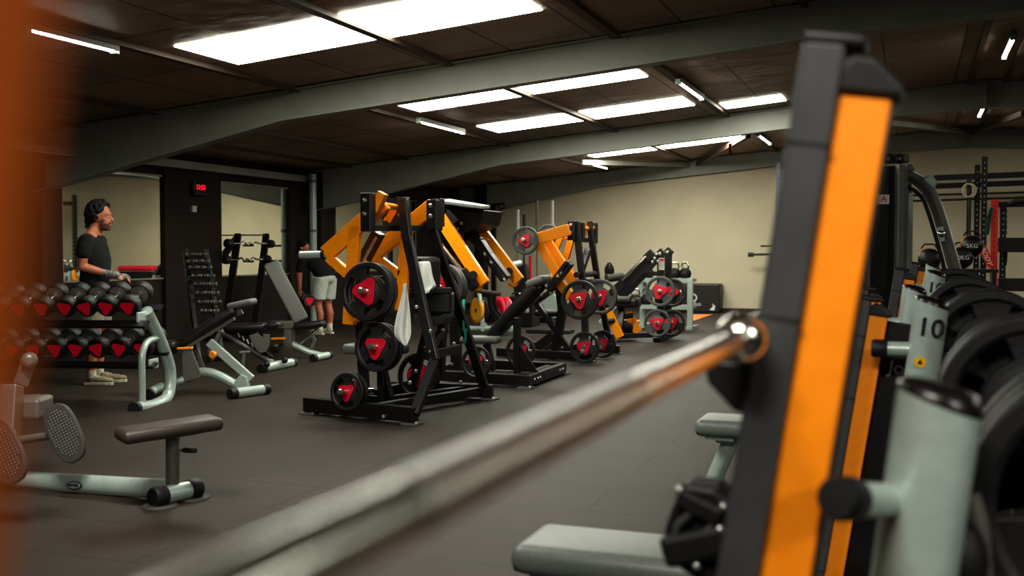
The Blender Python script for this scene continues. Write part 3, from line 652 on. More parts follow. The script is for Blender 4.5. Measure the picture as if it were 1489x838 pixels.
s0 = P(251, 712, Y=yb); s1 = P(251, 622, Y=yb); MB().rod(s0, s1, .034, 18).build('seat_post', 'silver_dk', t)
MB().rod(P(262, 655, Y=yb), P(270, 655, Y=yb-.01), .009, 10).build('pin_stem', 'chrome', t); MB().rod(P(268, 655, Y=yb-.01), P(284, 656, Y=yb-.03), .013, 12).build('pin_grip', 'rubber', t)
pa, pe = P(172, 635, d=5.22), P(317, 613, d=5.5); pads(t, 'seat_pad', pa, pe, .21, .066, 'vinyl_brown', V(0, 0, 1))
MB().bar(P(215, 638, d=5.3), P(285, 628, d=5.42), .1, .012).build('seat_plate', 'silver_dk', t)
def foot_plate(c, R_, nm):
    mb = MB(); pts = []
    for k in range(32):
        a = 2*PI*k/32; u, v = math.cos(a), math.sin(a); pts.append(V(.085*math.copysign(abs(u)**.75, u), 0, .165*math.copysign(abs(v)**.75, v)))
    o = MB().prism([V(c)+R_ @ q for q in pts], R_ @ V(0, .03, 0)).build(nm, 'grip', t, .006)
    st = MB()
    for i in range(-4, 5):
        for j in range(-9, 10):
            if (i/4.8)**2+(j/10)**2 < .8: st.ball(V(c)+R_ @ V(i*.016, -.001, j*.0155), (.0055, .004, .0055), 6, R_)
    st.build('tread_studs', 'silver_dk', o)['kind'] = 'stuff'
Rf = rotz(TH-.12) @ Matrix.Rotation(-.2, 3, 'X') @ Matrix.Rotation(-.52, 3, 'Y')
foot_plate(P(92, 630, d=5.55), Rf, 'foot_plate'); foot_plate(P(4, 656, d=5.0), Rf, 'foot_plate')
MB().rod(P(88, 632, d=5.58), P(18, 642, d=5.7), .022, 14).build('foot_plate_tube', 'silver_dk', t)
MB().bar(P(8, 700, d=5.75), P(18, 560, d=5.85), .09, .12).build('front_post', 'silver_dk', t, .01)
MB().rod(P(10, 652, d=5.3), P(12, 648, d=5.7), .022, 14).build('foot_plate_tube', 'silver_dk', t)
MB().box(P(40, 592, d=6.0), (.22, .2, .12), rotz(TH)).build('pulley_box', 'silver_dk', t, .02)
MB().lathe(P(43, 524, d=6.0), -FW+RT*.4, [(.03, 0), (.045, .01), (.045, .035), (.03, .045), (.02, .05)], 18).build('pulley_wheel', 'silver_dk', t)
MB().bar(P(30, 560, d=6.0), P(43, 524, d=6.05), .05, .06).build('pulley_arm', 'silver_dk', t)
e = P(-150, 690, Y=yb); MB().rod(V(a0.x, a0.y-.25, .05), V(a0.x, a0.y+.25, .05), .046, 18).build('front_foot', 'silver_dk', t)
# ------------------------------------------------------------------ weight plates (one built, the rest copied)
def plate_body(R, w, holes=True):
    rad = [.13, .2, .34, .48, .56, .70, .80, .86, .97, 1.0]; zz = [.62, .85, .8, .55, .5, .5, .55, .95, .95, .8]; n = 60; mb = MB(); vs = []
    for s in (1, -1):
        for r, z in zip(rad, zz):
            for k in range(n): a = 2*PI*k/n; vs.append(V(r*R*math.cos(a), r*R*math.sin(a), s*z*w/2))
    nr = len(rad); idx = lambda s, i, k: (s*nr+i)*n+k % n
    def hole(i, k):
        if not holes or not (4 <= i < 6+0): return False
        a = ((k+.5)/n*360-90) % 120; return 26 < a < 94          # grips sit between the badge points
    fs = []
    for i in range(nr-1):
        for k in range(n):
            if hole(i, k): continue
            fs.append((idx(0, i, k), idx(0, i+1, k), idx(0, i+1, k+1), idx(0, i, k+1))); fs.append((idx(1, i, k), idx(1, i, k+1), idx(1, i+1, k+1), idx(1, i+1, k)))
            for (i2, k2, e) in ((i-1, k, ((i, k), (i, k+1))), (i+1, k, ((i+1, k+1), (i+1, k))), (i, k-1, ((i+1, k), (i, k))), (i, k+1, ((i, k+1), (i+1, k+1)))):
                if 0 <= i2 < nr-1 and hole(i2, k2 % n):
                    (p1, q1), (p2, q2) = e; fs.append((idx(0, p1, q1), idx(0, p2, q2), idx(1, p2, q2), idx(1, p1, q1)))
    for k in range(n):
        fs.append((idx(0, 0, k+1), idx(0, 0, k), idx(1, 0, k), idx(1, 0, k+1))); fs.append((idx(0, nr-1, k), idx(0, nr-1, k+1), idx(1, nr-1, k+1), idx(1, nr-1, k)))
    return mb.add(vs, fs, False)
def make_plate(loc, label, m='plate', badge=True):
    t = thing('weight_plate', label, 'weight plate', (0, 0, 0)); R, w = .225, .05
    o = plate_body(R, w).build('grip_disc', m, t, .004)
    for p_ in o.data.polygons: p_.use_smooth = False
    if badge:
        pts, v = tri_badge((0, 0, w*.40), (0, 0, 1), (0, 1, 0), .52*R, .012); 
        mb = MB(); mb.prism(pts, v); b = mb.build('centre_badge', 'red', t, .003)
    MB().lathe((0, 0, -w*.45), (0, 0, 1), [(.036, 0), (.036, w*.45+.03), (.03, w*.45+.036)], 20).build('hub_ring', 'chrome', t)
    t.location = V(loc); return t
PROTO = {}
def plate(loc, axis, r, label, group, m='plate', spin=0, badge=True):
    x, y, z = basis(axis, (0, 0, 1)); E_ = (Matrix((x, y, z)).transposed() @ Matrix.Rotation(spin, 3, 'Z')).to_euler()
    k = (m, badge); loc = V(loc); loc.z = max(loc.z, r*(1-.0*abs(z.z))+.006)
    if k not in PROTO: PROTO[k] = make_plate(loc, label, m, badge); o = PROTO[k]; o.rotation_euler = E_; o.scale = (r/.225,)*3; o['group'] = group; o['label'] = label
    else: o = dup(PROTO[k], loc, E_, label, r/.225, group)
    return o
def horn(parent, a, b, r=.024):
    h = MB().rod(a, b, r, 16).build('plate_horn', 'chrome', parent); d = (V(b)-V(a)).normalized(); MB().lathe(V(b), d, [(r*1.05, -.02), (r*1.1, 0), (r*.7, .012)], 14).build('horn_cap', 'bolt', h)
NY = V(-.06, -1, .1).normalized()
# ------------------------------------------------------------------ front plate-loaded row machine
Yn, Yf = 7.4, 8.1
pn = lambda x, y, Y=Yn: P(x, y, Y=Y)
pf = lambda x, y, Y=Yf: P(x, y, Y=Y)
t = thing('row_machine', 'black plate-loaded machine nearest the aisle front, with two orange lever arms and draped towels', 'exercise machine', (-3.9, 7.7, 0))
B = 'black'
zb = .075
A0, A1, B0, B1 = V(-4.47, 7.24, zb), V(-3.42, 7.05, zb), V(-4.3, 8.4, zb), V(-3.38, 8.48, zb)
MB().bar(A0, A1, .075, .11).build('base_beam', B, t, .006); MB().bar(B0, B1, .075, .11).build('base_beam', B, t, .006)
MB().bar(A0.lerp(A1, .3), B0.lerp(B1, .72), .06, .07).build('base_brace', B, t, .005); MB().bar(A0.lerp(A1, .55), B0.lerp(B1, .9), .06, .07).build('base_brace', B, t, .005); MB().bar(A0.lerp(A1, .15), B0.lerp(B1, .1), .07, .09).build('base_brace', B, t, .005)
for q in (A0.lerp(A1, .97), A0.lerp(A1, .04), B0.lerp(B1, .97), B0.lerp(B1, .04)):
    f = MB().box((q.x, q.y, .008), (.13, .12, .016)).build('foot_plate', 'silver_dk', t, .003); bolts(f, [(q.x+.045, q.y-.03, .016)], (0, 0, 1), .014)
legL = [A0.lerp(A1, .985), P(632, 525, Y=7.3), P(592, 345, Y=7.52), P(586, 290, Y=7.56)]; legR = [B0.lerp(B1, .93), P(627, 330, Y=7.98)]
MB().bars(legL[:2], .075, .055, up=(0, 1, 0)).build('frame_leg', B, t, .006); MB().bars(legL[1:], .075, .055, up=(0, 1, 0)).build('frame_leg', B, t, .006); MB().bars(legR, .075, .055, up=(0, 1, 0)).build('frame_leg', B, t, .006)
MB().bar(P(620, 517, Y=7.42), P(668, 507, Y=8.15), .05, .07).build('leg_tie', B, t, .005); MB().bar(P(620, 512, Y=7.5), P(648, 478, Y=7.9), .05, .07).build('leg_tie', B, t, .005)
bolts(t, [P(626, 512, Y=7.3), P(606, 447, Y=7.35), P(626, 482, Y=7.25), P(660, 500, Y=8.0), P(635, 496, Y=7.7), P(644, 480, Y=7.8), P(657, 530, Y=7.95), P(670, 556, Y=8.1), P(558, 606, Y=7.05), P(605, 540, Y=7.2), P(596, 557, Y=7.15), P(645, 580, Y=8.42)], (.25, -1, 0), .016)
for px, y0, y1, Y in ((535, 281, 337, 7.22), (586, 287, 334, 7.62), (630, 291, 334, 7.92), (637, 289, 330, 8.25)):
    a, b = P(px, y0, Y=Y), P(px, y1, Y=Y); b.x = a.x; k = MB().bar(a, b, .085, .09, up=(0, 1, 0)).build('pivot_bracket', B, t, .005); bolts(k, [a.lerp(b, .2)+V(.0, -.05, 0), a.lerp(b, .55)+V(0, -.05, 0)], (0, -1, 0), .018)
MB().bar(P(541, 332, Y=7.25), P(640, 332, Y=8.1), .055, .045).build('top_rail', B, t, .005)
MB().bar(P(551, 338, Y=7.75), P(520, 396, Y=7.75), .08, .11, up=(0, 1, 0)).build('front_column', B, t, .005); MB().bar(P(520, 396, Y=7.75), V(P(530, 540, Y=7.75).x, 7.75, .12), .07, .07, up=(0, 1, 0)).build('front_column', B, t, .005)
for k in range(9): q = P(545, 349, Y=7.69).lerp(P(524, 388, Y=7.69), k/8); MB().box(q, (.055, .004, .02), Matrix.Rotation(-.9, 3, 'Y')).build('printed_strip', 'white', t)
MB().prism([P(528, 381, Y=7.66), P(534, 381, Y=7.66), P(531, 376, Y=7.66)], (0, .004, 0)).build('warning_sticker', 'yellow', t)
def lever(pp, main, vert, brace, horn_to, grip, w):
    for nm, (a, b), hh in (('lever_arm', main, .13), ('lever_hanger', vert, .1), ('lever_brace', brace, .075)): MB().bar(pp(*a), pp(*b), hh, .055, up=(0, 1, 0)).build(nm, 'orange', t, .005)
    if horn_to:
        a = pp(*main[1]); b = pp(*horn_to); MB().rod(a, b, .03, 16).build('plate_horn', 'silver', t); MB().rod(a+(b-a)*.02, a+(b-a)*.12, .045, 18).build('horn_collar', 'rubber', t)
    g = [pp(*q) for q in grip]
    if g: h = MB().tube(g, .018, 10, fillet=.05).build('handle', 'orange', t); MB().rod(g[-1], g[-1]+(g[-1]-g[-2]).normalized()*.09, .02, 12).build('handle_grip', 'grip', h)
lever(pn, ((560, 294), (474, 370)), ((517, 328), (508, 472)), ((478, 374), (512, 404)), (437, 371), [(509, 468), (520, 466), (527, 461)], 0)
lever(pf, ((630, 299), (543, 371)), ((592, 336), (583, 452)), ((545, 373), (582, 400)), None, [], 0)
MB().rod(P(553, 298, Y=7.35), P(579, 302, Y=7.6), .024, 14).build('pivot_shaft', 'orange', t); MB().box(P(551, 294, Y=7.3), (.07, .07, .16), Matrix.Rotation(.5, 3, 'Y')).build('pivot_block', 'orange', t, .005)
MB().bar(P(578, 300, Y=7.6), P(565, 322, Y=7.6), .06, .05, up=(0, 1, 0)).build('pivot_link', 'orange', t, .004)
MB().prism([P(x, y, Y=7.58) for x, y in ((553, 305), (590, 310), (588, 332), (557, 331))], (0, .02, 0)).build('side_plate', B, t, .003); MB().prism([P(557, 321, Y=7.56), P(563, 321, Y=7.56), P(560, 315, Y=7.56)], (0, .004, 0)).build('warning_sticker', 'yellow', t)
# seat, chest pad, knee rest
sc_ = P(549, 507, Y=7.62); MB().pad(sc_, (.47, .36, .085), rotz(-.12), taper=.72).build('seat', 'vinyl_seat', t); MB().bar(sc_-V(0, 0, .03), V(sc_.x+.1, sc_.y, .1), .07, .07).build('seat_post', B, t, .005)
MB().box(P(618, 404, Y=7.78), (.11, .36, .34), rotz(-.1)).build('chest_pad', 'vinyl', t, .04)
MB().box(P(626, 423, Y=7.72), (.34, .09, .05), rotz(.5)).build('knee_bar', B, t, .01); MB().box(P(632, 440, Y=7.82), (.3, .22, .17), rotz(.3)).build('knee_box', B, t, .02)
MB().rod(P(612, 464, Y=7.75), P(650, 458, Y=8.05), .075, 18).build('wrapped_roller', mat('crumpled_plastic_wrap', (92, 92, 88), .2, bump=1, scale=20, bscale=45), t); MB().ball(P(626, 487, Y=7.8), .045, 14).build('roller_end', 'silver_dk', t)
MB().bar(P(632, 440, Y=7.82), P(600, 560, Y=7.8), .06, .06, up=(0, 1, 0)).build('knee_post', B, t, .005)
hp = P(553, 420, Y=7.5); MB().bar(hp+V(0, 0, .1), V(hp.x, hp.y, .1), .045, .05).build('storage_post', B, t, .005)
hl = P(512, 568, Y=7.5); MB().bar(V(hl.x, hl.y, hl.z+.06), V(hl.x, hl.y, .05), .06, .08).build('storage_post', B, t, .005); MB().bar(V(hl.x, hl.y, .1), V(hp.x, hp.y, .1), .06, .06).build('storage_rail', B, t)
gp = 'weight plates on the front machine'
for (px, py, r, Y, n, nm) in ((534, 424, .222, 7.1, 2, 'large black red-centred plate high on the near side of the front machine'), (548, 505, .187, 7.15, 2, 'medium black red-centred plate below the largest plate on the front machine'), (505, 570, .146, 7.12, 2, 'small black red-centred plate low by the base beam of the front machine')):
    c = P(px, py, Y=Y); horn(t, c-NY*.36, c+NY*.1)
    for k in range(n): plate(c-NY*.062*k, NY, r, nm+(', outer one' if k == 0 else ', inner one'), gp, spin=[.5, 0, .05][[.222, .187, .146].index(r)] if k == 0 else .6)
for (px, py, r, Y, n, nm) in ((641, 420, .222, 8.42, 2, 'large plate behind the right frame leg of the front machine'), (609, 549, .2, 8.25, 1, 'plate low between the frame legs of the front machine')):
    c = P(px, py, Y=Y); horn(t, c+NY*.1, c-NY*.25)
    for k in range(n): plate(c-NY*.062*k, NY, r, nm+('' if k == 0 else ', rear one'), gp, 'plate_grey' if r > .21 else 'plate', spin=.3)
MB().bar(P(645, 430, Y=8.3), P(640, 545, Y=8.3), .06, .08).build('storage_post', B, t); MB().bar(P(632, 440, Y=7.9), P(645, 440, Y=8.3), .05, .05).build('storage_rail', B, t)
# towels
def sheet(name, rows, dfun, m, th=.008, n=14):
    vs = []; fs = []; mrow = len(rows)
    for j, (y, xl, xr) in enumerate(rows):
        for i in range(n+1):
            u = i/n; vs.append(P(xl+(xr-xl)*u, y+2.0*math.sin(u*5+j*.7)*(1 if j == mrow-1 else .3), d=dfun(u, j/(mrow-1))))
    for j in range(mrow-1):
        for i in range(n): a = j*(n+1)+i; fs.append((a, a+1, a+n+2, a+n+1))
    o = MB().add(vs, fs, True).build(name, m); s = o.modifiers.new('thickness', 'SOLIDIFY'); s.thickness = th
    u = o.modifiers.new('soft', 'SUBSURF'); u.levels = u.render_levels = 2; return o
o = sheet('towel', [(383, 602, 622), (379.5, 599, 624), (383, 597, 627), (392, 596, 628), (402, 598, 630), (410, 600, 633), (417, 602, 636), (421, 604, 630), (425, 618, 626)], lambda u, v: (8.62 if v < .1 else 8.42)+.04*math.sin(u*11+v*3)-.16*v, 'towel')
tag(o, 'white towel draped over the black chest pad of the front machine', 'towel')
o = sheet('towel', [(412, 586, 591), (425, 585, 593), (440, 581, 595), (455, 577, 597), (470, 574, 598), (485, 572.5, 599), (494, 578, 596), (503, 587, 592)], lambda u, v: 8.03+.03*math.sin(u*9+v*2)-.1*v, 'towel'); tag(o, 'white towel hanging limp in a diamond shape beside the machine\'s bent black leg', 'towel')
q = [P(674, 436, Y=8.35), P(671, 455, Y=8.3), P(670, 474, Y=8.28), P(673, 481, Y=8.25), P(679, 478, Y=8.25), P(677, 490, Y=8.25), P(675, 502, Y=8.25), P(678, 492, Y=8.22), P(674, 478, Y=8.22), P(674, 455, Y=8.25), P(675.5, 436, Y=8.3)]
o = MB().tube(q, .01, 8, fillet=.06).build('resistance_band', 'teal'); tag(o, 'teal rubber band looped and hanging by the right frame leg of the front machine', 'band')
# ------------------------------------------------------------------ second plate-loaded machine, pulldown arms pointing to the aisle
t = thing('pulldown_machine', 'black plate-loaded machine with grey top plate and two orange arms slanting down to the right', 'exercise machine', (-3.9, 9.9, 0))
g1, g2 = V(-3.37, 9.28, .07), V(-3.4, 10.5, .07)
MB().bar(g1, g2, .075, .1).build('base_beam', B, t, .006); MB().bar(g1+V(-.12, .1, 0), g2+V(-.12, -.1, 0), .06, .07).build('base_brace', B, t, .005); MB().bar(g1+V(0, .06, 0), g1+V(-1.15, .16, 0), .075, .1).build('base_beam', B, t, .006); MB().bar(g2, g2+V(-1.1, .05, 0), .075, .1).build('base_beam', B, t, .006); MB().bar(g1+V(-1.1, .1, 0), g2+V(-1.08, 0, 0), .07, .1).build('base_beam', B, t, .006)
for q in (g1, g2): f = MB().box((q.x, q.y, .008), (.14, .12, .016)).build('foot_plate', 'silver_dk', t); bolts(f, [(q.x+.05, q.y-.02, .016)], (0, 0, 1), .014)
bolts(t, [g1.lerp(g2, f)+V(.04, 0, 0) for f in (.12, .2, .26, .8, .88)], (1, 0, 0), .015)
p = lambda x, y, Y=9.6: P(x, y, Y=Y)
MB().prism([p(638, 296, 9.3), p(702, 304, 9.3), p(712, 303, 10.2), p(652, 293, 10.2)], (0, 0, .03)).build('top_plate', 'metal_panel', t, .004)
MB().prism([p(x, y, 9.5) for x, y in ((640, 299), (704, 306), (699, 326), (682, 335), (664, 340), (646, 322))], (0, .5, 0)).build('head_box', B, t, .006)
for (a, b) in (((650, 310), (664, 325)), ((640, 300), (644, 330))): MB().bar(p(*a, 9.35), p(*b, 9.35), .08, .08, up=(0, 1, 0)).build('pivot_bracket', B, t, .005)
bolts(t, [p(671, 325, 9.44), p(665, 333, 9.44), p(663, 318, 9.44)], (0, -1, 0), .018)
def arm2(Y, a, b, m0, kn):
    MB().bar(P(*a, Y=Y), P(*b, Y=Y), .12, .06, up=(0, 1, 0)).build('lever_arm', 'orange', t, .005)
    d = (P(*b, Y=Y)-P(*a, Y=Y)).normalized(); e = P(*b, Y=Y)
    h = MB().tube([e-d*.03, e+d*.03+V(-.06, 0, -.03), e+V(-.1, -.04, -.02)], .02, 10, fillet=.03).build('handle', 'orange', t); MB().rod(P(*kn, Y=Y-.12), P(*kn, Y=Y+.0), .04, 14).build('pivot_knob', 'rubber', h)
arm2(9.3, (640, 316), (704, 414), 0, (688, 400)); arm2(10.1, (687, 320), (755, 409), 0, (740, 395))
MB().bars([p(680, 318, 10.05), p(683, 332, 10.05), p(712, 352, 10.05)], .04, .07, up=(0, 1, 0)).build('arm_yoke', 'orange', t, .004)
MB().bars([p(680, 338, 9.85), p(697, 352, 9.85), p(710, 372, 9.85), p(736, 406, 9.85)], .09, .12, up=(0, 1, 0)).build('text_beam', B, t, .006)
for k in range(11): q = p(707, 372, 9.77).lerp(p(731, 403, 9.77), k/10); MB().box(q, (.08, .004, .022), Matrix.Rotation(.9, 3, 'Y')).build('printed_strip', 'white', t)
MB().rod(p(640, 355, 9.2), p(672, 396, 9.2), .022, 12).build('guide_rod', 'chrome', t); MB().bar(p(670, 393, 9.2), p(692, 420, 9.25), .1, .09, up=(0, 1, 0)).build('roller_block', 'rubber', t, .02)
MB().bars([p(672, 335, 9.8), p(668, 400, 9.75), p(662, 460, 9.75), V(p(664, 540, 9.75).x, 9.75, .1)], .09, .1, up=(0, 1, 0)).build('main_column', B, t, .006)
MB().rod(p(694, 423, 9.8), p(728, 428, 9.85), .022, 12).build('knee_bar', 'grip', t); MB().tube([p(715, 427, 9.85), p(715, 448, 9.85), p(735, 475, 9.9)], .045, 14, fillet=.15).build('knee_post', B, t)
nb = V(-.7, -.25, .7); pads(t, 'back_pad', p(714, 490, 9.9), p(784, 410, 9.9), .3, .13, 'vinyl', nb); pads(t, 'head_pad', p(770, 415, 9.88), p(797, 404, 9.88), .28, .08, 'vinyl_grey', V(-.2, 0, 1))
MB().bar(p(724, 488, 9.95), p(792, 414, 9.95), .06, .06).build('back_frame', B, t)
MB().pad(p(700, 494, 9.7), (.38, .26, .07), rotz(.1), taper=.7).build('seat', 'vinyl_seat', t); MB().bar(p(708, 500, 9.7), V(p(716, 530, 9.7).x, 9.7, .1), .06, .06).build('seat_post', B, t)
MB().bar(p(752, 462, 9.6), V(p(752, 540, 9.6).x, 9.6, .1), .06, .07).build('rear_post', B, t, .005); MB().prism([V(p(752, 540, 9.6).x, 9.58, .12)+V(*v) for v in ((0, 0, 0), (.22, 0, 0), (0, 0, .3))], (0, .02, 0)).build('gusset', B, t)
MB().bar(p(712, 545, 9.45), p(690, 515, 9.4), .05, .07, up=(0, 1, 0)).build('storage_post', B, t)
gp = 'weight plates on the pulldown machine'
for (px, py, r, Y, nm, n) in ((693, 527, .153, 9.15, 'dark plate with red centre low at the front of the pulldown machine', 1), (757, 511, .155, 9.75, 'dark plate with red centre behind the rear post of the pulldown machine', 1)):
    c = P(px, py, Y=Y); horn(t, c-NY*.22, c+NY*.08); plate(c, NY, r, nm, gp, 'plate', spin=.1)
MB().bar(P(757, 511, Y=9.95), V(P(757, 520, Y=9.95).x, 9.95, .08), .06, .06).build('storage_post', B, t)
# ------------------------------------------------------------------ third plate-loaded machine
t = thing('row_machine', 'smaller black plate-loaded machine farther down the aisle with crossed orange arms', 'exercise machine', (-3.9, 12.2, 0))
p = lambda x, y, Y=11.9: P(x, y, Y=Y)
base_y = 11.95
MB().bars([V(-3.45, 11.75, .06), V(-4.7, 11.95, .06)], .075, .1).build('base_beam', B, t, .006); MB().bars([V(-3.4, 12.75, .06), V(-4.6, 12.85, .06)], .075, .1).build('base_beam', B, t, .006); MB().bar(V(-4.0, 11.85, .06), V(-4.0, 12.8, .06), .075, .1).build('base_brace', B, t)
for q in (V(-3.5, 11.75, 0), V(-3.45, 12.75, 0)): MB().box(q+V(0, 0, .008), (.16, .12, .016)).build('foot_plate', 'silver_dk', t)
def down(pt, z=.08): return V(pt.x, pt.y, z)
MB().bars([p(838, 322), p(842, 365), p(850, 432), V(-3.55, 11.8, .08)], .07, .075, up=(0, 1, 0)).build('upright', B, t, .006); MB().bars([p(857, 322, 12.5), p(862, 362, 12.5), p(872, 430, 12.6), V(-3.5, 12.72, .08)], .065, .07, up=(0, 1, 0)).build('upright', B, t, .006)
for px, y0, y1, Y in ((832, 322, 350, 11.85), (844, 324, 349, 12.1), (863, 324, 354, 12.75)): a, b_ = p(px, y0, Y), p(px, y1, Y); b_.x = a.x; k = MB().bar(a, b_, .09, .09, up=(0, 1, 0)).build('pivot_bracket', B, t, .005); bolts(k, [a.lerp(b_, .2)+V(0, -.05, 0), a.lerp(b_, .6)+V(0, -.05, 0)], (0, -1, 0), .018)
MB().bar(p(836, 349, 11.95), p(866, 350, 12.75), .06, .05).build('top_rail', B, t); MB().rod(p(845, 333, 12.2), p(862, 332, 12.7), .03, 12).build('pivot_shaft', 'orange', t); MB().box(p(848, 334, 12.35), (.07, .08, .16)).build('pivot_block', 'orange', t, .005)
MB().bar(p(855, 365, 12.2), p(845, 395, 11.95), .06, .08, up=(0, 1, 0)).build('frame_brace', B, t)
for nm, a, b_, hh, Y in (('lever_arm', (828, 334), (782, 347), .13, 11.75), ('lever_brace', (784, 354), (812, 402), .1, 11.75), ('lever_hanger', (795, 350), (834, 410), .11, 11.95), ('lever_arm', (835, 340), (790, 350), .09, 12.35), ('lever_hanger', (830, 350), (820, 385), .08, 12.35), ('lever_brace', (817, 342), (803, 375), .07, 12.2), ('lever_hanger', (808, 405), (830, 432), .11, 11.75), ('lever_hanger', (824, 385), (836, 412), .1, 12.2)):
    MB().bar(p(*a, Y), p(*b_, Y), hh, .055, up=(0, 1, 0)).build(nm, 'orange', t, .005)
MB().bar(p(829, 382, 11.6), p(798, 422, 11.6), .09, .12, up=(0, 1, 0)).build('text_beam', B, t, .006)
for k in range(5): MB().box(p(827, 382, 11.53).lerp(p(817, 395, 11.53), k/4), (.07, .004, .018), Matrix.Rotation(-.9, 3, 'Y')).build('printed_strip', 'silver', t)
MB().prism([p(808, 403, 11.52), p(813, 403, 11.52), p(811, 398, 11.52)], (0, .004, 0)).build('warning_sticker', 'yellow', t)
MB().bars([p(812, 402, 11.8), p(818, 450, 11.85), V(-3.95, 11.9, .08)], .09, .1, up=(0, 1, 0)).build('front_column', B, t); MB().bars([p(800, 425, 11.9), p(779, 440, 11.9), p(836, 520, 11.9)], .06, .08, up=(0, 1, 0)).build('seat_rail', B, t, .004)
MB().rod(p(776, 440, 11.85), p(787, 429, 11.85), .03, 12).build('handle_grip', 'grip', t); MB().bar(p(782, 505, 11.9), p(806, 488, 11.9), .11, .07, up=(0, 1, 0)).build('base_strut', B, t); MB().pad(p(800, 455, 12.1), (.34, .28, .08), rotz(.1)).build('seat', 'vinyl', t)
MB().rod(p(838, 400, 11.8), p(868, 398, 12.6), .035, 12).build('back_roller', 'grip', t); MB().box(p(855, 411, 12.2), (.3, .06, .08)).build('cross_plate', 'silver_dk', t)
gp = 'weight plates on the smaller crossed-arm machine'
for (px, py, r, Y, nm, m, hn) in ((764, 350, .165, 11.6, 'plate with red centre held high at the left tip of the crossed orange arms', 'plate_grey', .3), (797, 344, .15, 12.3, 'plate half hidden behind the upper orange arm of the smaller machine', 'plate_grey', .2),
    (843, 436, .222, 11.45, 'large black red-centred plate on the near upright of the smaller machine', 'plate', .3), (873, 432, .21, 12.15, 'large plate behind the upright at the right of the smaller machine', 'plate_grey', .3), (850, 512, .178, 11.6, 'medium red-centred plate near the floor on the smaller machine', 'plate', .2), (876, 506, .165, 12.2, 'plate near the floor on the far side of the smaller machine', 'plate', .2)):
    c = P(px, py, Y=Y); horn(t, c-NY*hn, c+NY*.08); plate(c, NY, r, nm, gp, m, spin=.2 if py > 400 else .5)
# ------------------------------------------------------------------ fourth machine: sledge press by the kettlebell rack
t = thing('leg_press', 'black sledge leg press with slanting rails, grey red-centred plates and two orange foot boards', 'exercise machine', (-4.1, 14.9, 0))
p = lambda x, y, Y=14.9: P(x, y, Y=Y)
for px, y0, Y in ((961, 369, 14.9), (972, 367, 15.5)):
    a = p(px, y0, Y); MB().bar(a, down(a, .0), .09, .1).build('upright', B, t, .006); k = MB().box(V(a.x, a.y, a.z), (.11, .11, .11), Matrix.Rotation(PI/4, 3, 'Y')).build('upright_cap', B, t, .006); bolts(k, [a+V(0, -.06, 0)], (0, -1, 0), .025)
    MB().box(V(a.x, a.y, .03), (.1, .5, .06)).build('foot_beam', B, t)
for (a, b_, Y) in (((948, 372), (885, 432), 14.8), ((957, 372), (903, 432), 15.3)): MB().bar(p(*a, Y), p(*b_, Y), .13, .07, up=(0, 1, 0)).build('slide_rail', B, t, .005)
MB().rod(p(940, 373, 14.7), p(905, 408, 14.7), .018, 10).build('guide_rod', 'chrome', t); MB().box(p(945, 372, 14.75), (.14, .1, .12), Matrix.Rotation(-.75, 3, 'Y')).build('rail_end', B, t, .005)
MB().box(p(962, 384, 14.82), (.08, .02, .17)).build('instruction_plate', 'white', t); MB().box(p(962, 378, 14.8), (.07, .01, .03)).build('red_heading', 'red', t)
MB().bar(p(958, 398, 14.9), p(940, 398, 14.9), .05, .06).build('rail_tie', B, t); MB().bar(p(940, 398, 14.9), p(915, 425, 14.9), .05, .06).build('rail_tie', B, t)
bolts(t, [p(952, 376, 14.7), p(955, 370, 14.7), p(949, 381, 14.7), p(957, 380, 14.7)], (0, -1, 0), .022)
MB().pad(p(886, 394, 15.0), (.14, .16, .24), rotz(.3)).build('shoulder_pad', 'vinyl', t); MB().rod(p(882, 405, 14.9), p(905, 402, 15.1), .06, 14).build('shoulder_roller', 'grip', t); MB().box(p(905, 440, 14.9), (.5, .4, .14), rotz(.1)).build('seat_base', 'vinyl', t, .04); MB().rod(p(893, 436, 14.7), p(917, 436, 14.7), .05, 14).build('seat_roller', 'grip', t)
for (a, b_, Y) in (((882, 449), (902, 491), 14.5), ((912, 455), (928, 483), 14.9)): o = MB().bar(p(*a, Y), p(*b_, Y), .12, .05, up=(0, 1, 0)).build('foot_board', 'orange', t, .004)
MB().rod(p(878, 469, 14.4), p(893, 466, 14.5), .04, 12).build('pivot_knob', 'rubber', t); MB().rod(p(908, 461, 14.7), p(919, 459, 14.8), .035, 12).build('pivot_knob', 'rubber', t)
MB().pad(p(912, 475, 15.0), (.32, .3, .2), rotz(.2)).build('lower_pad', 'vinyl', t); MB().bars([p(885, 490, 14.6), p(950, 487, 14.6)], .07, .07).build('base_beam', B, t); MB().bar(p(895, 445, 14.7), p(872, 470, 14.6), .05, .05).build('link_bar', 'silver', t)
MB().bar(down(p(900, 480, 14.7), .05), p(905, 440, 14.9), .08, .08).build('seat_post', B, t)
gp = 'grey weight plates on the leg press'
for (px, py, r, Y, nm, m) in ((960, 424, .212, 14.55, 'grey red-centred plate on the upper horn of the leg press', 'plate_grey'), (978, 426, .205, 15.25, 'dark plate behind the upper grey plate of the leg press', 'plate'), (956, 470, .195, 14.5, 'grey red-centred plate on the lower horn of the leg press', 'plate_grey'), (977, 470, .195, 15.2, 'dark plate behind the lower grey plate of the leg press', 'plate')):
    c = P(px, py, Y=Y); horn(t, c-NY*.3, c+NY*.08); plate(c, NY, r, nm, gp, m, spin=-.3 if py < 450 else .15)
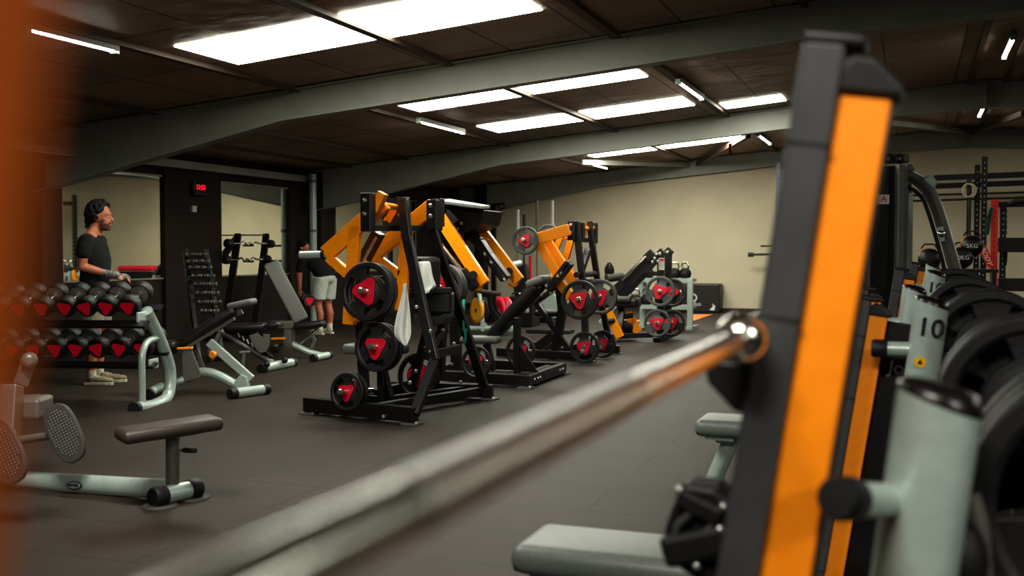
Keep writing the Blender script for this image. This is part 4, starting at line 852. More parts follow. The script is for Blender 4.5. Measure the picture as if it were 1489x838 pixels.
# ------------------------------------------------------------------ kettlebell rack
ka, kb = P(930, 478, Z=0), P(1004, 480, Z=0); ka.y = 17.35; kb.y = 17.1
t = thing('kettlebell_rack', 'grey-green steel rack holding kettlebells, behind the leg press', 'rack', (ka+kb)/2)
for q in (ka, kb):
    MB().box((q.x, q.y, .42), (.09, .06, .84)).build('upright', 'silver', t, .006); MB().box((q.x-.07, q.y+.4, .42), (.06, .06, .84)).build('upright', 'silver_dk', t); MB().box((q.x, q.y+.2, .03), (.1, .6, .05)).build('foot', 'silver', t)
for z in (.36, .8): MB().box(((ka.x+kb.x)/2, ka.y+.06, z), (kb.x-ka.x, .45, .05)).build('shelf', 'silver', t, .004); MB().box(((ka.x+kb.x)/2, ka.y-.17, z), (kb.x-ka.x, .03, .07)).build('shelf_lip', 'silver', t)
kp = None
for i, (px, z) in enumerate(((912, .825), (938, .825), (981, .825), (996, .825), (924, .385), (940, .385), (985, .385))):
    q = P(px, 440, Y=17.3); q.z = z; lb = 'kettlebell with chrome handle on the %s shelf, %s' % (('upper', 'lower')[i > 3], ('leftmost', 'second from left', 'third from left', 'rightmost', 'leftmost', 'middle', 'rightmost')[i])
    if i == 0: q.x = ka.x+.1
    if kp is None:
        kp = thing('kettlebell', lb, 'kettlebell', (0, 0, 0), 'kettlebells on the grey rack')
        MB().lathe((0, 0, 0), (0, 0, 1), [(.06, 0), (.09, .03), (.1, .08), (.09, .13), (.05, .17), (.03, .18)], 20).build('bell', 'rubber', kp); MB().tube([(-.045, 0, .14), (-.07, 0, .2), (-.055, 0, .26), (.055, 0, .26), (.07, 0, .2), (.045, 0, .14)], .016, 12, fillet=.04).build('handle', 'chrome', kp); o = kp
    else: o = copy_tree(kp); o['label'] = lb
    o.location = q; o.rotation_euler = (0, 0, random.uniform(-.5, .5))
# ------------------------------------------------------------------ background things seen between the machines
hb = P(757, 468, Z=0)
t = thing('barbell_holder', 'black floor stand holding upright barbells, behind the raised plate', 'rack', hb)
MB().box(hb+V(.2, 0, .05), (.95, .4, .1)).build('holder_base', B, t, .01)
xs = ((753, 305, 'pale'), (762, 312, 'dark'), (781, 292, 'brass-coloured'), (803, 292, 'white'), (771, 372, 'red'))
for i, (px, py, cn) in enumerate(xs):
    a = P(px, py, Y=hb.y); MB().rod((a.x, hb.y, .1), (a.x, hb.y, .3), .04, 12).build('holder_tube', B, t)
    e = thing('barbell', '%s barbell stored upright in the floor stand behind the machines' % cn, 'barbell', (a.x, hb.y, .1), 'barbells stored upright')
    ml = [M['white'], M['steel_black'], M['silver_dk'], M['white'], M['red']][i]
    MB().rod((a.x, hb.y, .1), (a.x, hb.y, a.z-.4), .016, 10).build('bar_shaft', 'chrome' if i in (0, 3) else ml, e); MB().rod((a.x, hb.y, a.z-.4), (a.x, hb.y, a.z), .028, 12).build('bar_sleeve', ml, e); MB().rod((a.x, hb.y, a.z-.43), (a.x, hb.y, a.z-.4), .04, 12).build('sleeve_collar', ml, e)
rb = P(718, 466, Y=21.9); rb.z = 0
t = thing('squat_stand', 'tall thin black upright with a hook at its top, left of the stored barbells', 'rack', rb)
a = P(718, 297, Y=rb.y); MB().bar(V(rb.x, rb.y, 0), V(rb.x, rb.y, a.z), .09, .09).build('upright', B, t); MB().bars([a, a+V(.25, 0, 0)], .05, .05).build('top_arm', B, t); MB().tube([a+V(.1, 0, -.02), a+V(.15, 0, -.12), a+V(.28, 0, -.08)], .02, 8).build('hook', B, t); MB().box((rb.x, rb.y, .03), (.12, .9, .06)).build('foot', B, t)
pr_ = P(700, 486, Z=0)
t = thing('plate_rack', 'pale grey-green tube rack holding coloured bumper plates upright', 'rack', pr_)
for x, y in ((672, 480), (702, 478), (740, 476)):
    q = P(x, y, Y=pr_.y); MB().tube([V(q.x, q.y, .05), V(q.x, q.y, .52)], .04, 12).build('end_tube', 'silver', t)
MB().rod(P(668, 478, Y=pr_.y), P(745, 477, Y=pr_.y), .04, 14).build('bottom_rail', 'silver', t); MB().tube([P(733, 478, Y=pr_.y-.2), P(735, 458, Y=pr_.y-.2), P(745, 450, Y=pr_.y-.2), P(768, 451, Y=pr_.y-.2)], .045, 14, fillet=.1).build('top_tube', 'silver', t); MB().rod(P(692, 404, Y=pr_.y), P(706, 476, Y=pr_.y), .035, 12).build('slant_tube', 'silver', t); MB().prism([P(x, y, Y=pr_.y-.1) for x, y in ((722, 468), (740, 462), (742, 482), (716, 486))], (0, .1, 0)).build('end_panel', 'teal_pad', t)
cols = [mat('yellow_bumper', (214, 150, 30), .5), M['plate'], M['plate'], mat('red_bumper', (190, 20, 50), .5), mat('red_bumper_pale', (215, 35, 62), .5)]
for i, (px, cn) in enumerate(((695, 'yellow'), (703, 'black'), (711, 'dark'), (726, 'red'), (736, 'bright red'))):
    c = P(px, 452, Y=pr_.y+.05); e = thing('bumper_plate', '%s bumper plate standing upright in the pale tube rack' % cn, 'weight plate', c, 'bumper plates in the tube rack')
    R_ = .21 if i else .2
    MB().lathe(c-RT*.03, RT+FW*.6, [(.03, 0), (.05, -.002), (R_*.6, 0), (R_*.66, -.004), (R_, -.003), (R_, .042), (R_*.6, .04), (.03, .04)], 32).build('disc', cols[i], e); MB().lathe(c-RT*.035, RT+FW*.6, [(.034, 0), (.034, .048), (.02, .05)], 16).build('hub', 'chrome', e)
q = P(797, 455, Y=15.5)
t = thing('seat_shell', 'grey-green panel-backed machine standing behind the reclined black pad', 'exercise machine', (q.x, q.y, 0))
MB().prism([P(x, y, Y=15.5) for x, y in ((786, 440), (792, 430), (806, 428), (812, 440), (815, 462), (804, 464), (795, 456))], (0, .1, 0)).build('back_panel', 'teal_pad', t, .015); MB().rod(P(797, 400, Y=15.6), P(797, 432, Y=15.6), .03, 10).build('post', 'silver', t); MB().bar(P(806, 462, Y=15.6), down(P(806, 470, Y=15.6), 0), .09, .09).build('leg', 'silver_dk', t); MB().box(down(P(800, 470, Y=15.7), .03), (.7, .3, .06)).build('base', B, t, .01)
MB().prism([P(x, y, Y=15.7) for x, y in ((793, 420), (800, 398), (804, 400), (800, 428))], (0, .05, 0)).build('orange_lever', 'orange', t)
q = P(768, 455, Z=0.0) if False else P(765, 500, Z=0)
t = thing('storage_stand', 'dark low stand with an upright loop frame, between the pulldown machine and stored barbells', 'rack', P(757, 475, Z=0))
bz = P(757, 475, Z=0); MB().tube([down(P(745, 475, Y=bz.y), 0), P(745, 426, Y=bz.y), P(757, 426, Y=bz.y), P(757, 455, Y=bz.y)], .018, 10, fillet=.05).build('loop_frame', 'chrome', t); MB().box(bz+V(0, .1, .25), (.5, .4, .5)).build('stand_body', B, t, .02); MB().bar(P(755, 385, Y=bz.y+.2), P(765, 460, Y=bz.y+.2), .3, .1, up=(0, 1, 0)).build('stand_back', 'vinyl', t, .03)
MB().rod(P(745, 386, Y=12.6), P(757, 383, Y=12.7), .04, 12).build('side_grip', 'silver', t)
# ------------------------------------------------------------------ cable multi-gym at right
dm = 11.3; p = lambda x, y, d=dm: P(x, y, d=d)
q = p(1300, 400); t = thing('cable_machine', 'grey cable machine with black tower, twin top pulleys and a curved arch', 'exercise machine', (q.x, q.y, 0))
def tall(px, top, d, wx, wy, nm, m): a = p(px, top, d); MB().box((a.x, a.y, a.z/2), (wx, wy, a.z), rotz(TH)).build(nm, m, t, .008)
tall(1280, 243, 11.3, .3, .3, 'tower_cover', 'black'); tall(1303, 241, 11.22, .07, .34, 'tower_edge', 'silver_dk'); tall(1309.5, 245, 11.25, .055, .3, 'tower_edge', 'silver_dk'); tall(1322, 281, 11.7, .07, .07, 'guide_post', 'silver')
tall(1317, 240, 11.5, .05, .1, 'rear_post', 'silver')
MB().box(p(1299, 231), (.3, .14, .1), rotz(TH)).build('pulley_housing', 'silver_dk', t, .02)
for x in (1291, 1308):
    w = MB().lathe(p(x, 231, 11.2), -FW, [(.05, -.03), (.054, 0), (.05, .02), (.03, .024)], 20).build('pulley', 'black', t); MB().lathe(p(x, 231, 11.17), -FW, [(.01, 0), (.01, .01)], 10).build('axle', 'bolt', w)
MB().rod(p(1319, 243, 11.25), p(1325, 250, 11.25), .05, 14).build('side_pulley', 'silver_dk', t)
MB().tube([p(1311, 252), p(1330, 258), p(1352, 278), p(1364, 306), p(1377, 350), p(1393, 410), p(1402, 450)], .062, 16, ry=.09, fillet=.18, up=FW).build('arch', 'silver_dk', t)
MB().tube([p(1311, 270, 11.25), p(1328, 275, 11.25), p(1342, 288, 11.25), p(1352, 315, 11.25), p(1368, 370, 11.25), p(1380, 420, 11.25)], .02, 10, fillet=.15).build('arch_inner_edge', 'steel_black', t)
a = p(1402, 450); MB().bar(a, V(a.x, a.y, 0), .12, .14).build('arch_foot', 'silver_dk', t, .01)
MB().box(p(1352, 264, 11.2), (.13, .12, .09), rotz(TH) @ Matrix.Rotation(.75, 3, 'Y')).build('arch_pulley_block', 'silver', t, .02)
MB().bar(p(1367, 330, 11.18), p(1370, 351, 11.18), .06, .015, up=FW).build('knob_plate', 'silver', t); MB().ball(p(1368.5, 340, 11.15), .042, 16).build('knob', 'chrome', t)
for x, y in ((1331, 263), (1350, 281)): MB().lathe(p(x, y, 11.2), -FW, [(.018, 0), (.018, .012)], 12).build('bolt', 'steel_black', t)
c = p(1284.5, 290, 11.09); s = MB().box(c, (.125, .012, .1), rotz(TH)).build('logo_sticker', 'white', t, .004); MB().text('A', c-FW*.009, RT, (0, 0, 1), .095, .004).build('logo_letter', 'red', s)
a = p(1300, 300); MB().box((a.x, a.y, .04), (.5, .9, .08), rotz(TH)).build('base', 'silver_dk', t, .01)
# ------------------------------------------------------------------ training rig and red rack by the far wall
Yr = 20.8; r_ = lambda x, y, Y=Yr: P(x, y, Y=Y)
PERF = 'steel_black'
def perforated(parent, px, top, Y, w, m, nm, z0=0):
    a = r_(px, top, Y); o = MB().box((a.x, Y, (a.z+z0)/2), (w, w, a.z-z0)).build(nm, m, parent, .004); mb = []
    z = z0+.35
    while z < a.z-.05: mb.append(z); z += .1
    h = MB()
    for z in mb: h.lathe((a.x, Y-w/2-.001, z), (0, -1, 0), [(.012, 0), (.012, .002)], 8)
    h.build('peg_holes', 'white' if m == PERF else 'steel_black', o)['kind'] = 'stuff'
    return a
t = thing('training_rig', 'tall black perforated pull-up rig with horizontal bars against the far wall', 'rack', (P(1427, 460, Y=Yr).x, Yr, 0))
perforated(t, 1432, 228, Yr, .095, PERF, 'upright'); perforated(t, 1421.5, 240, Yr+.9, .095, PERF, 'upright'); perforated(t, 1700, 228, Yr, .095, PERF, 'upright')
for (xa, ya, xb, yb, Y, w) in ((1358, 259, 1700, 246, Yr+.1, .1), (1360, 271, 1700, 258, Yr+.9, .1)): MB().bar(r_(xa, ya, Y), r_(xb, yb, Y), w, w, up=(0, 0, 1)).build('cross_beam', PERF, t, .004)
for (xa, ya, xb, yb) in ((1322, 284.5, 1700, 274), (1322, 292.5, 1700, 281)): MB().rod(r_(xa, ya), r_(xb, yb), .02, 10).build('pull_up_bar', PERF, t)
perforated(t, 1322, 255, Yr+.5, .09, PERF, 'upright')
e = thing('gymnastic_rings', 'pair of pale wooden rings on black straps hanging from the rig', 'gym rings', r_(1409, 277, 20.6)); 
for i, x in enumerate((1407.5, 1411)):
    c = r_(x, 277, 20.62+i*.06); n = 24; MB().tube([c+RT*.1*math.cos(2*PI*k/n)+V(0, 0, .115*math.sin(2*PI*k/n)) for k in range(n+1)], .016, 8, cap=False).build('ring', mat('pale_wood_ring%d' % i, (196, 182, 150), .5), e)
    MB().bar(V(c.x, 20.62+i*.06, r_(1409, 256, 20.9).z), c+V(0, -.02, -.9), .035, .012, up=FW).build('strap', 'black', e)
t = thing('squat_rack', 'red-fronted squat rack with black shelves at the right edge of the photo', 'rack', (r_(1446, 460, 20.2).x, 20.2, 0))
perforated(t, 1446.5, 290, 20.0, .11, 'red_frame', 'red_upright'); perforated(t, 1459, 300, 20.9, .1, PERF, 'rear_upright'); perforated(t, 1640, 290, 20.0, .11, 'red_frame', 'red_upright')
for y, Y, h in ((298, 20.1, .09), (298, 20.9, .09)): MB().bar(r_(1450, y, Y), r_(1640, y-4, Y), h, h).build('top_beam', PERF, t, .004)
for ya, yb in ((346, 367), (405, 423)):
    a, b = r_(1452, ya, 20.3), r_(1640, ya-4, 20.3); hgt = a.z-r_(1452, yb, 20.3).z; MB().box(((a.x+b.x)/2, 20.35, a.z-hgt/2), (b.x-a.x, .4, hgt)).build('shelf', 'steel_black', t, .01)
MB().bar(r_(1451, 459, 20.1), r_(1640, 462, 20.1), .08, .08).build('base_beam', PERF, t)
MB().tube([r_(1466, 298, 20.0), r_(1476, 293, 20.0), r_(1489, 293, 20.0), r_(1500, 297, 20.0)], .04, 10).build('top_roller', 'rubber', t)
e = thing('chain', 'hanging length of chain inside the red rack', 'chain', r_(1462, 300, 20.5)); mb = MB(); 
for k in range(10):
    c = r_(1462.5, 303+k*4, 20.5); n = 8; x = RT if k % 2 else FW; mb.tube([c+x*.02*math.cos(2*PI*j/n)+V(0, 0, .035*math.sin(2*PI*j/n)) for j in range(n+1)], .006, 6, cap=False)
mb.build('chain_links', 'steel_black', e)['kind'] = 'stuff'
for i, (x0, y0, x1, y1, m, lb) in enumerate(((1441, 302, 1436, 346, mat('dark_green_band', (22, 66, 54), .6), 'dark green band hanging left of the red upright'), (1459, 345, 1461, 392, 'rubber', 'black bands looped inside the red rack below its upper shelf'))):
    pts = [r_(x0, y0, 19.9+i*.4), r_(x1-2, (y0+y1)/2, 19.9+i*.4), r_(x1, y1, 19.9+i*.4), r_(x1+3, (y0+y1)/2, 19.9+i*.4), r_(x0+1.5, y0, 19.9+i*.4)]
    o = MB().tube(pts, .02, 8, fillet=.15).build('resistance_band', m); tag(o, lb, 'band')
# sandbags on a black shelf in front of the rig
Ys = 17.0; s_ = lambda x, y, Y=Ys: P(x, y, Y=Y)
t = thing('storage_shelf', 'black shelf unit carrying stacked sandbags in front of the rig', 'shelf', (s_(1405, 440).x, Ys+.2, 0))
zz = s_(1400, 391).z
MB().box((s_(1400, 391).x, Ys+.15, zz-.03), (.95, .5, .05)).build('shelf_board', 'steel_black', t, .005)
for sx in (-.42, .42):
    MB().box((s_(1400, 391).x+sx, Ys+.15, (zz-.05)/2), (.06, .45, zz-.05)).build('side_leg', 'steel_black', t)
def sandbag(px, py, r, L_, word, lb, m='black'):
    c = s_(px, py); o = thing('sandbag', lb, 'sandbag', c, 'sandbags on the black shelf')
    MB().lathe(c+RT*-.0+V(0, 0, 0)-V(0, L_/2, 0), (0, 1, 0), [(r*.3, 0), (r*.92, .015), (r, .05), (r, L_-.05), (r*.92, L_-.015), (r*.3, L_)], 24).build('bag_body', m, o)
    for k in (-1, 1): MB().lathe(c-V(0, L_/2-.06 if k < 0 else -L_/2+.1, 0), (0, 1, 0), [(r*1.0, 0), (r*1.02, .01), (r*1.02, .035), (r, .045)], 24).build('orange_stripe', mat('orange_webbing', (226, 96, 34), .7), o)
    h = c+V(0, 0, r*.95); MB().tube([h+RT*-.12, h+RT*-.08+V(0, 0, .07), h+RT*.08+V(0, 0, .07), h+RT*.12], .012, 8, fillet=.05).build('carry_handle', 'black', o)
    if word: MB().text(word, c-V(0, L_/2+.002, 0), (1, 0, 0), (0, 0, 1), r*.54, .006).build('lettering', 'white', o)
sandbag(1413, 358, .155, .3, '5KG', 'black sandbag lettered 5KG, on top of the stack in front of the rig'); sandbag(1398, 375, .16, .38, '20KG', 'black sandbag lettered 20KG, below and left of the 5KG bag'); sandbag(1351, 377, .16, .4, '', 'black sandbag with red handle loops seen under the arch of the cable machine')
o = MB().bar(s_(1427, 358, 19.88), s_(1442, 388, 19.88), .12, .07, up=(0, 1, 0)).build('padded_strap', 'red_frame'); tag(o, 'short red padded strap with white lettering slung beside the red rack', 'strap')
MB().text('BODY', s_(1434, 373, 19.83), s_(1441, 388, 16.8)-s_(1427, 358, 16.8), RT, .12, .004).build('lettering', 'white', o)
# stand at the far end seen only left of the tall upright and in the mirror
t = thing('perforated_stand', 'pale blue perforated steel upright by the far wall, just left of the tall dark upright', 'rack', (P(1132, 455, Y=22.2).x, 22.2, 0))
perforated(t, 1132, 237, 22.2, .09, 'blue_steel', 'upright'); MB().box((P(1132, 455, Y=22.2).x, 22.05, .03), (.14, .7, .06)).build('base_beam', 'blue_steel', t)
MB().rod(P(1088, 370.5, Y=22.1), P(1138, 369.5, Y=22.1), .025, 10).build('safety_bar', 'steel_black', t); MB().rod(P(1088, 370.5, Y=22.1), P(1096, 370.5, Y=22.1), .045, 12).build('bar_end', 'steel_black', t); MB().rod(P(1106, 358, Y=22.1), P(1138, 358, Y=22.1), .018, 8).build('spotter_pin', 'steel_black', t)
t = thing('padded_bench', 'low bench with a red padded top, seen in the mirror beside the standing man', 'bench', (-1.7, 21.8, 0))
MB().pad((-1.7, 21.8, .84), (1.1, .4, .13)).build('red_pad', 'red', t); MB().box((-1.7, 21.8, .38), (1.0, .34, .76)).build('bench_base', 'steel_black', t, .01)
# ------------------------------------------------------------------ flat benches of the right-hand row
def flat_bench(x0, y0, y1, lb, L_):
    yc = (y0+y1)/2; t = thing('flat_bench', lb, 'bench', (x0+L_/2, yc, 0))
    MB().pad((x0+L_/2, yc, .412), (L_, y1-y0, .085), r=.038, seg=5).build('pad', 'vinyl_seat', t); MB().box((x0+L_/2, yc, .402), (L_-.02, y1-y0-.015, .05)).build('pad_board', 'vinyl', t, .012)
    MB().box((x0+L_/2+.03, yc, .352), (L_-.12, .09, .05)).build('frame_beam', 'silver', t, .008); MB().box((x0+.12, yc, .362), (.14, .22, .02)).build('pad_bracket', 'silver', t)
    MB().tube([(x0+.16, yc, .34), (x0+.04, yc+.02, .05)], .042, 16).build('front_leg', 'silver', t); foot_tube(t, (x0+.03, yc-.24, .05), (x0+.03, yc+.28, .05), .045)
    MB().tube([(x0+L_-.12, yc, .34), (x0+L_-.05, yc, .05)], .042, 16).build('rear_leg', 'silver', t); foot_tube(t, (x0+L_-.05, yc-.2, .05), (x0+L_-.05, yc+.2, .05), .045); MB().rod((x0+.03, yc, .05), (x0+L_-.05, yc, .05), .035, 14).build('floor_beam', 'silver', t)
p0, p1 = P(738, 796, Z=.45), P(760, 768, Z=.45); flat_bench(p0.x, p0.y, p0.y+.3, 'flat bench with grey-green pad in the near foreground, below the barbell', .62)
p0 = P(1008, 618, Z=.43); flat_bench(p0.x, p0.y, p0.y+.3, 'flat bench farther back, its pad end just left of the tall dark upright', .62)
# ------------------------------------------------------------------ barbell stands: dark upright with orange strip, silver post behind
def slanted_post(t, top, ax, r, L_, nm='silver_post'):
    # silver tube whose top is cut on a slant and closed by a black cap
    ax = V(ax).normalized(); x, y, z = basis(ax, (0, 1, 0)); n = 32; vs = []
    X = V(1, 0, 0); X = (X-ax*X.dot(ax)).normalized(); Yv = ax.cross(X); sl = .24
    ring = lambda o, rr, k, s: o+X*rr*math.cos(2*PI*k/n)+Yv*rr*math.sin(2*PI*k/n)+ax*(-s*rr*math.cos(2*PI*k/n))
    top = V(top); vs = [ring(top-ax*L_, r, k, 0) for k in range(n)]+[ring(top, r, k, sl) for k in range(n)]
    o = MB().add(vs, [(k, (k+1) % n, n+(k+1) % n, n+k) for k in range(n)], True).add(vs[:n], [tuple(range(n))]).build(nm, 'silver', t)
    c = [[ring(top-ax*.0, r*1.012, k, sl) for k in range(n)], [ring(top+ax*r*.12, r*1.0, k, sl) for k in range(n)], [ring(top+ax*r*.36+Yv*.0, r*.86, k, .12) for k in range(n)], [ring(top+ax*r*.46, r*.4, k, .1) for k in range(n)]]
    cv = sum(c, []); cf = [(j*n+k, j*n+(k+1) % n, (j+1)*n+(k+1) % n, (j+1)*n+k) for j in range(3) for k in range(n)]
    MB().add(cv, cf, True).add(c[3], [tuple(range(n))], True).build('post_cap', mat('glossy_black_cap', (24, 19, 17), .3), o)
    return o
def upright(t, top, ax, wd, ws, L_, drop, back=1.1, word=None, sm='orange_dark'):
    # dark plastic-clad post; the orange wear strip sits on its right flank
    ax = V(ax).normalized(); X = V(1, 0, 0); X = (X-ax*X.dot(ax)).normalized(); Y = ax.cross(X)*1.0
    R = Matrix((X, Y, ax)).transposed(); top = V(top)
    o = MB().box(top-X*(ws/2+wd/2)+ax*(drop-L_/2)+Y*.0, (wd, .085, L_+.0), R).build('dark_upright', 'cap', t, .006)
    for dj in (.135, .37): MB().box(top-X*(ws/2+wd/2)+ax*(drop-dj), (wd+.002, .087, .005), R).build('joint_line', 'capblack', o)
    MB().pad(top-X*(ws/2+wd*.3)+ax*(drop+.004), (wd*1.5, .088, .02), R).build('upright_cap', 'capblack', o)
    MB().box(top-ax*(L_/2)+X*.0, (ws, .05, L_), R).build('orange_strip', sm, t, .004)
    if back: bk = MB().box(top-ax*(L_/2+(.0 if back < 1.2 else .02))+X*(ws*(back-1.1)/2)+Y*.045, (ws*back, .05, L_), R).build('strip_backing', 'capblack', t, .004)
    if word: MB().text(word, top+X*(ws*.55+.12)-ax*.185+Y*.0185, X, ax, .07, .003).build('lettering', 'white', bk)
    q = [top+X*u+ax*v-Y*.034 for u, v in ((-ws*.62, -.004), (ws*.68, -.004), (ws*.66, drop*.2), (ws*.1, drop*.72), (-ws*.3, drop*.8), (-ws*.6, drop*.45))]
    MB().prism(q, Y*.085).build('strip_cap', 'capblack', t, .006)
def peg(t, a, b, r):
    a, b = V(a), V(b); d = (b-a).normalized(); o = MB().rod(a, b, r, 18).build('hook_peg', 'silver', t); MB().lathe(b, d, [(r*1.0, 0), (r*1.22, .004), (r*1.25, .045), (r*1.05, .055)], 20).build('peg_knob', 'rubber', o)
AXU = (P(1260, 137, Y=1.5)-P(1199, 500, Y=1.5)).normalized(); AXP = (P(1366, 580, Y=1.61)-P(1328, 838, Y=1.61)).normalized()
# near stand
t = thing('barbell_stand', 'near barbell stand with the tall dark upright and orange strip looming in the foreground', 'rack', (-.05, .8, 0))
top = P(1260, 137, Y=1.5); upright(t, top, AXU, .056, .066, top.z/AXU.z-.02, .058)
pt = P(1366, 584, Y=1.61); slanted_post(t, pt, AXP, .058, pt.z/AXP.z-.02)
peg(t, P(1290, 728, Y=1.58), P(1240, 726, Y=1.47), .024)
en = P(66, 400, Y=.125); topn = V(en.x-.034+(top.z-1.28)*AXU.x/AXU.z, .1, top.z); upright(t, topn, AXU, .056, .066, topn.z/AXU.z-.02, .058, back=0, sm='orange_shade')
MB().bar((-.33, .128, .035), (.25, .128, .035), .08, .07).build('foot_beam', 'silver', t, .006); MB().bar((-.33, 1.55, .035), (.3, 1.55, .035), .08, .07).build('foot_beam', 'silver', t, .006); MB().bar((-.05, .128, .04), (-.05, 1.55, .04), .07, .06).build('cross_beam', 'silver', t, .006)
MB().tube([P(1405, 720, Y=1.72), P(1418, 760, Y=1.72), P(1424, 838, Y=1.72), (.12, 1.72, .05)], .02, 12, fillet=.06).build('rear_stay', 'silver_dk', t); MB().rod(P(1398, 792, Y=1.7), P(1412, 800, Y=1.68), .016, 12).build('bolt', 'bolt', t); MB().ball(P(1385, 815, Y=1.68), (.05, .05, .07), 16).build('rubber_bumper', 'rubber', t)
# bar hook and spotter hook on the tall upright
hk = P(1085, 492, Y=1.5); MB().prism([hk+V(-.035, -.03, -.03), hk+V(.03, -.03, -.03), hk+V(.03, -.03, -.1), hk+V(-.01, -.03, -.1), hk+V(-.05, -.03, -.06), hk+V(-.05, -.03, -.015)], (0, .06, 0)).build('bar_hook', 'capblack', t, .005)
sp_ = P(1010, 765, Y=1.62); x = lambda u, v, w=0: sp_+V(u, w, v)
so = MB().prism([x(-.055, -.05), x(-.045, .0), x(-.02, .065), (x(.03, .06)), x(.075, .03), x(.085, -.08), x(.0, -.085)], (0, .08, 0)).build('spotter_hook', 'capblack', t, .008)
MB().tube([x(-.03, -.04, -.012), x(-.026, .0, -.012), x(-.005, .02, -.012)], .006, 8, fillet=.01).build('hook_strap', 'cap', so); MB().tube([x(.005, -.05, -.012), x(.01, -.015, -.012), x(.03, .005, -.012)], .006, 8, fillet=.01).build('hook_strap', 'cap', so)
for u, v in ((-.022, .055), (.045, .035), (.04, 0), (.005, -.06)): MB().ball(x(u, v, -.008), .008, 10).build('bolt', 'bolt', so)
MB().box(x(.01, .03, .0), (.07, .03, .03), Matrix.Rotation(.4, 3, 'Y')).build('hook_block', 'rubber', so, .006); MB().box(x(.0, -.03, -.004), (.1, .03, .05), Matrix.Rotation(-.3, 3, 'Y')).build('hook_jaw', 'rubber', so, .01)
# farther stands
sets = [((1278, 458), (1355, 443), 4.15, 4.02, 'barbell stand behind the near one, its silver post numbered 10 and standing clear', True), ((1272, 437), (1330, 423), 5.75, 5.66, 'barbell stand just left of and behind the first numbered silver post', False), ((1322, 406), (1361, 400), 7.2, 7.1, 'barbell stand with the smaller number 10, under the cable machine arch', True), ((1341, 394), (1357, 389), 9.4, 9.2, 'farthest barbell stand of the right-hand row, only its top showing', False)]
for i, (u, pp_, Yu, Yp, lb, num) in enumerate(sets):
    tu, tp = P(*u, Y=Yu), P(*pp_, Y=Yp); t = thing('barbell_stand', lb, 'rack', ((tu.x+tp.x)/2, Yp, 0), 'row of barbell stands')
    upright(t, tu, AXU, .062, .066, tu.z/AXU.z-.02, .05, 2.6 if i == 0 else 1.1, 'Jordan' if i == 0 else None); r = .058; slanted_post(t, tp, AXP, r, tp.z/AXP.z-.02)
    hz = tp.z-.16; c = V(tp.x-.03, Yp, hz); peg(t, c-V(.03, 0, 0), c-V(.115, 0, 0), .026)
    if num:
        n = (V(0, -1, 0)-AXP*V(0, -1, 0).dot(AXP)).normalized(); g = tp-AXP*.082+n*(r+.001)+V(.005, 0, 0); xd = AXP.cross(n); xd = -xd if xd.x < 0 else xd
        MB().text('10', g, xd, AXP, .094, .003).build('number', 'black', t); MB().text('10', g+V(.003, -.0005, .0), xd, AXP, .094, .003).build('number', 'black', t)
        g = tp-AXP*.2+n*(r+.001)-V(.012, 0, 0); s = MB().prism([g+xd*.02*math.cos(2*PI*k/12)+AXP*.02*math.sin(2*PI*k/12) for k in range(12)], n*.002).build('warning_sticker', 'yellow', t); MB().prism([g+n*.002+xd*a+AXP*b for a, b in ((-.009, -.007), (.009, -.007), (0, .01))], n*.0015).build('warning_mark', 'black', s)
    MB().bar((tu.x-.45, Yp, .035), (tp.x+.28, Yp, .035), .08, .07).build('foot_beam', 'silver', t, .006)
    MB().tube([V(tp.x+.03, Yp, .6), V(tp.x+.1, Yp+.05, .4), V(tp.x+.14, Yp+.05, .05)], .03, 12, fillet=.1).build('rear_stay', 'silver_dk', t)
# stacks of big plates on horns to the right of the posts
def stack(xc, zc, y0, n, who, st, r=.225, dy=1):
    for k in range(n):
        lb = '%s black rubber plate of the stack %s' % (('nearest', 'second', 'third', 'fourth')[k], who); c = V(xc+.004*math.sin(k*3), y0+k*.068, zc); plate(c, (0, -1, 0), r, lb, 'black plates on the barbell stands', 'rubber', spin=k*.7, badge=False)
    MB().rod((xc, y0-.06, zc), (xc, y0+n*.068+.06, zc), .024, 14).build('plate_horn', 'chrome', st); yb = y0+n*.068+.04; MB().bar((xc, yb, zc), (xc, yb, .02), .06, .06).build('horn_post', 'silver_dk', st, .005); MB().box((xc, yb, .03), (.08, .5, .06)).build('horn_foot', 'silver_dk', st, .005)
ST = [o for o in C.objects if o.name.startswith('barbell_stand')]
for (xc, zc, y0, n, who, k) in ((.30, .9, 1.75, 3, 'nearest the camera, at the right edge', 0), (.28, .9, 2.85, 3, 'second from the camera at right', 1), (.27, .91, 4.35, 3, 'right of the first numbered post', 1), (.26, .92, 5.9, 2, 'behind the first numbered post', 2), (.26, .94, 7.5, 2, 'right of the small number 10 post', 3)): stack(xc, zc, y0, n, who, ST[k])
q = P(1400, 411, Y=7.42); MB().prism([q+V(a, 0, b) for a, b in ((-.03, .012), (.0, .03), (.035, -.015), (.0, -.02))], (0, -.004, 0)).build('red_print', 'red', ST[3])
o = thing('equipment_box', 'small black box and grey pad at the right edge beyond the plates', 'box', (P(1475, 480, Y=9.5).x, 9.5, 0)); q = P(1474, 472, Y=9.5); MB().box((q.x, 9.5, q.z), (.14, .16, .14), rotz(.3) @ Matrix.Rotation(.5, 3, 'Y')).build('box_body', 'rubber', o, .01); MB().bar(P(1462, 478, Y=9.6), P(1530, 520, Y=9.6), .28, .08).build('grey_pad', 'silver_dk', o, .02); MB().bar(P(1500, 500, Y=9.6), V(P(1500, 500, Y=9.6).x, 9.6, 0), .1, .1).build('leg', 'steel_black', o)
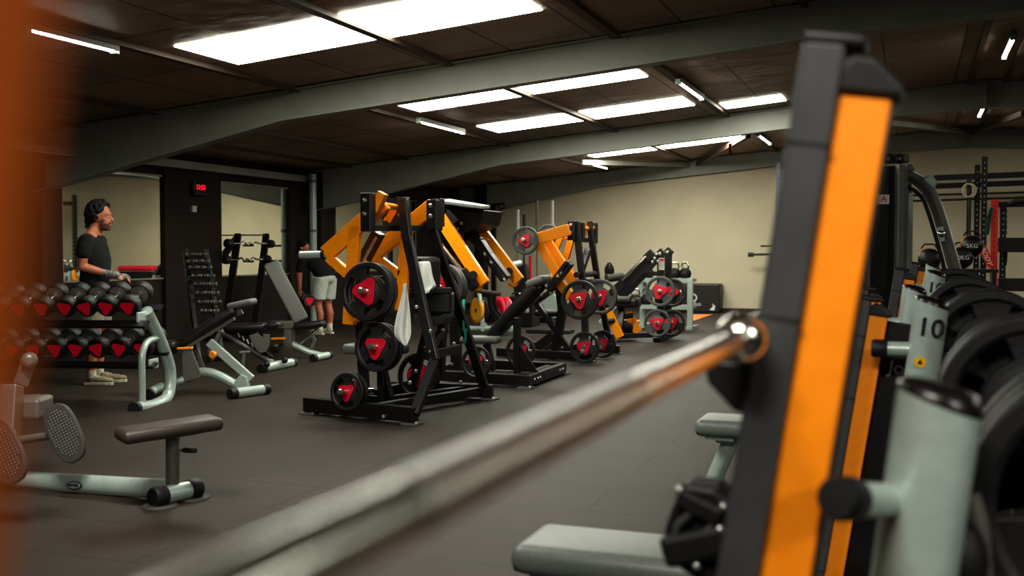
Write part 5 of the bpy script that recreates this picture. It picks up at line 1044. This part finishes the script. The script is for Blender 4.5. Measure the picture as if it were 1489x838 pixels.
# ------------------------------------------------------------------ the barbell in the near stand
ba = P(1078, 492, Y=1.4); xb, zb_ = ba.x, ba.z
t = thing('barbell', 'blurred chrome barbell running across the foreground to the tall dark upright', 'barbell', (xb, .5, zb_))
MB().rod((xb, -.5, zb_), (xb, 1.36, zb_), .0145, 24).build('bar_shaft', 'chrome', t)
for y0, y1 in ((.42, .82), (-.2, .15)): MB().rod((xb, y0, zb_), (xb, y1, zb_), .0155, 24).build('knurled_grip', mat('knurled_chrome', (196, 194, 186), .3, metal=1, bump=.1, scale=300), t)
MB().ball((xb, 1.4, zb_), .034, 24).build('sleeve_collar', 'chrome', t); MB().rod((xb, 1.42, zb_), (xb, 1.86, zb_), .025, 24).build('bar_sleeve', 'chrome', t)
# ------------------------------------------------------------------ camera and light
cam = bpy.data.cameras.new('camera'); co = bpy.data.objects.new('camera', cam); C.objects.link(co)
cam.sensor_width = 36; cam.lens = F/1489*36; cam.clip_start = .02; cam.clip_end = 100
co.location = (0, 0, EYE); co.rotation_euler = (PI/2-PT, 0, TH)
cam.dof.use_dof = True; cam.dof.focus_distance = 9.5; cam.dof.aperture_fstop = 2.8
bpy.context.scene.camera = co
al = bpy.data.lights.new('overhead_fill', 'AREA'); al.shape = 'RECTANGLE'; al.size = 1.4; al.size_y = .25; al.energy = 90; al.color = (1, .97, .9)  # unseen lamp, added to brighten the foreground upright and silver post
ao = bpy.data.objects.new('overhead_fill', al); C.objects.link(ao); ao.location = (-.55, -.5, 3.35); ao.rotation_euler = (.55, 0, 0)
al = bpy.data.lights.new('side_fill', 'AREA'); al.shape = 'RECTANGLE'; al.size = 1.4; al.size_y = .2; al.energy = 110; al.color = (1, .97, .9)  # added fill from the right, for the near strip and post
ao = bpy.data.objects.new('side_fill', al); C.objects.link(ao); ao.location = (3.2, -.6, 3.3); ao.rotation_euler = (.15, .75, 0)
al = bpy.data.lights.new('front_fill', 'AREA'); al.shape = 'RECTANGLE'; al.size = 1.5; al.size_y = .3; al.energy = 130; al.color = (1, .97, .9)  # added frontal fill for the front machine and low row, out of view
ao = bpy.data.objects.new('front_fill', al); C.objects.link(ao); ao.location = (-3.2, 3.2, 3.1); ao.rotation_euler = (.75, 0, .1)
w = bpy.data.worlds.new('world'); bpy.context.scene.world = w; w.use_nodes = True
w.node_tree.nodes['Background'].inputs['Color'].default_value = (.5, .55, .5, 1); w.node_tree.nodes['Background'].inputs['Strength'].default_value = .3
sc = bpy.context.scene; sc.view_settings.view_transform = 'Standard'; sc.view_settings.look = 'Medium High Contrast'; sc.view_settings.exposure = 0
sc.cycles.max_bounces = 8; sc.cycles.use_denoising = True
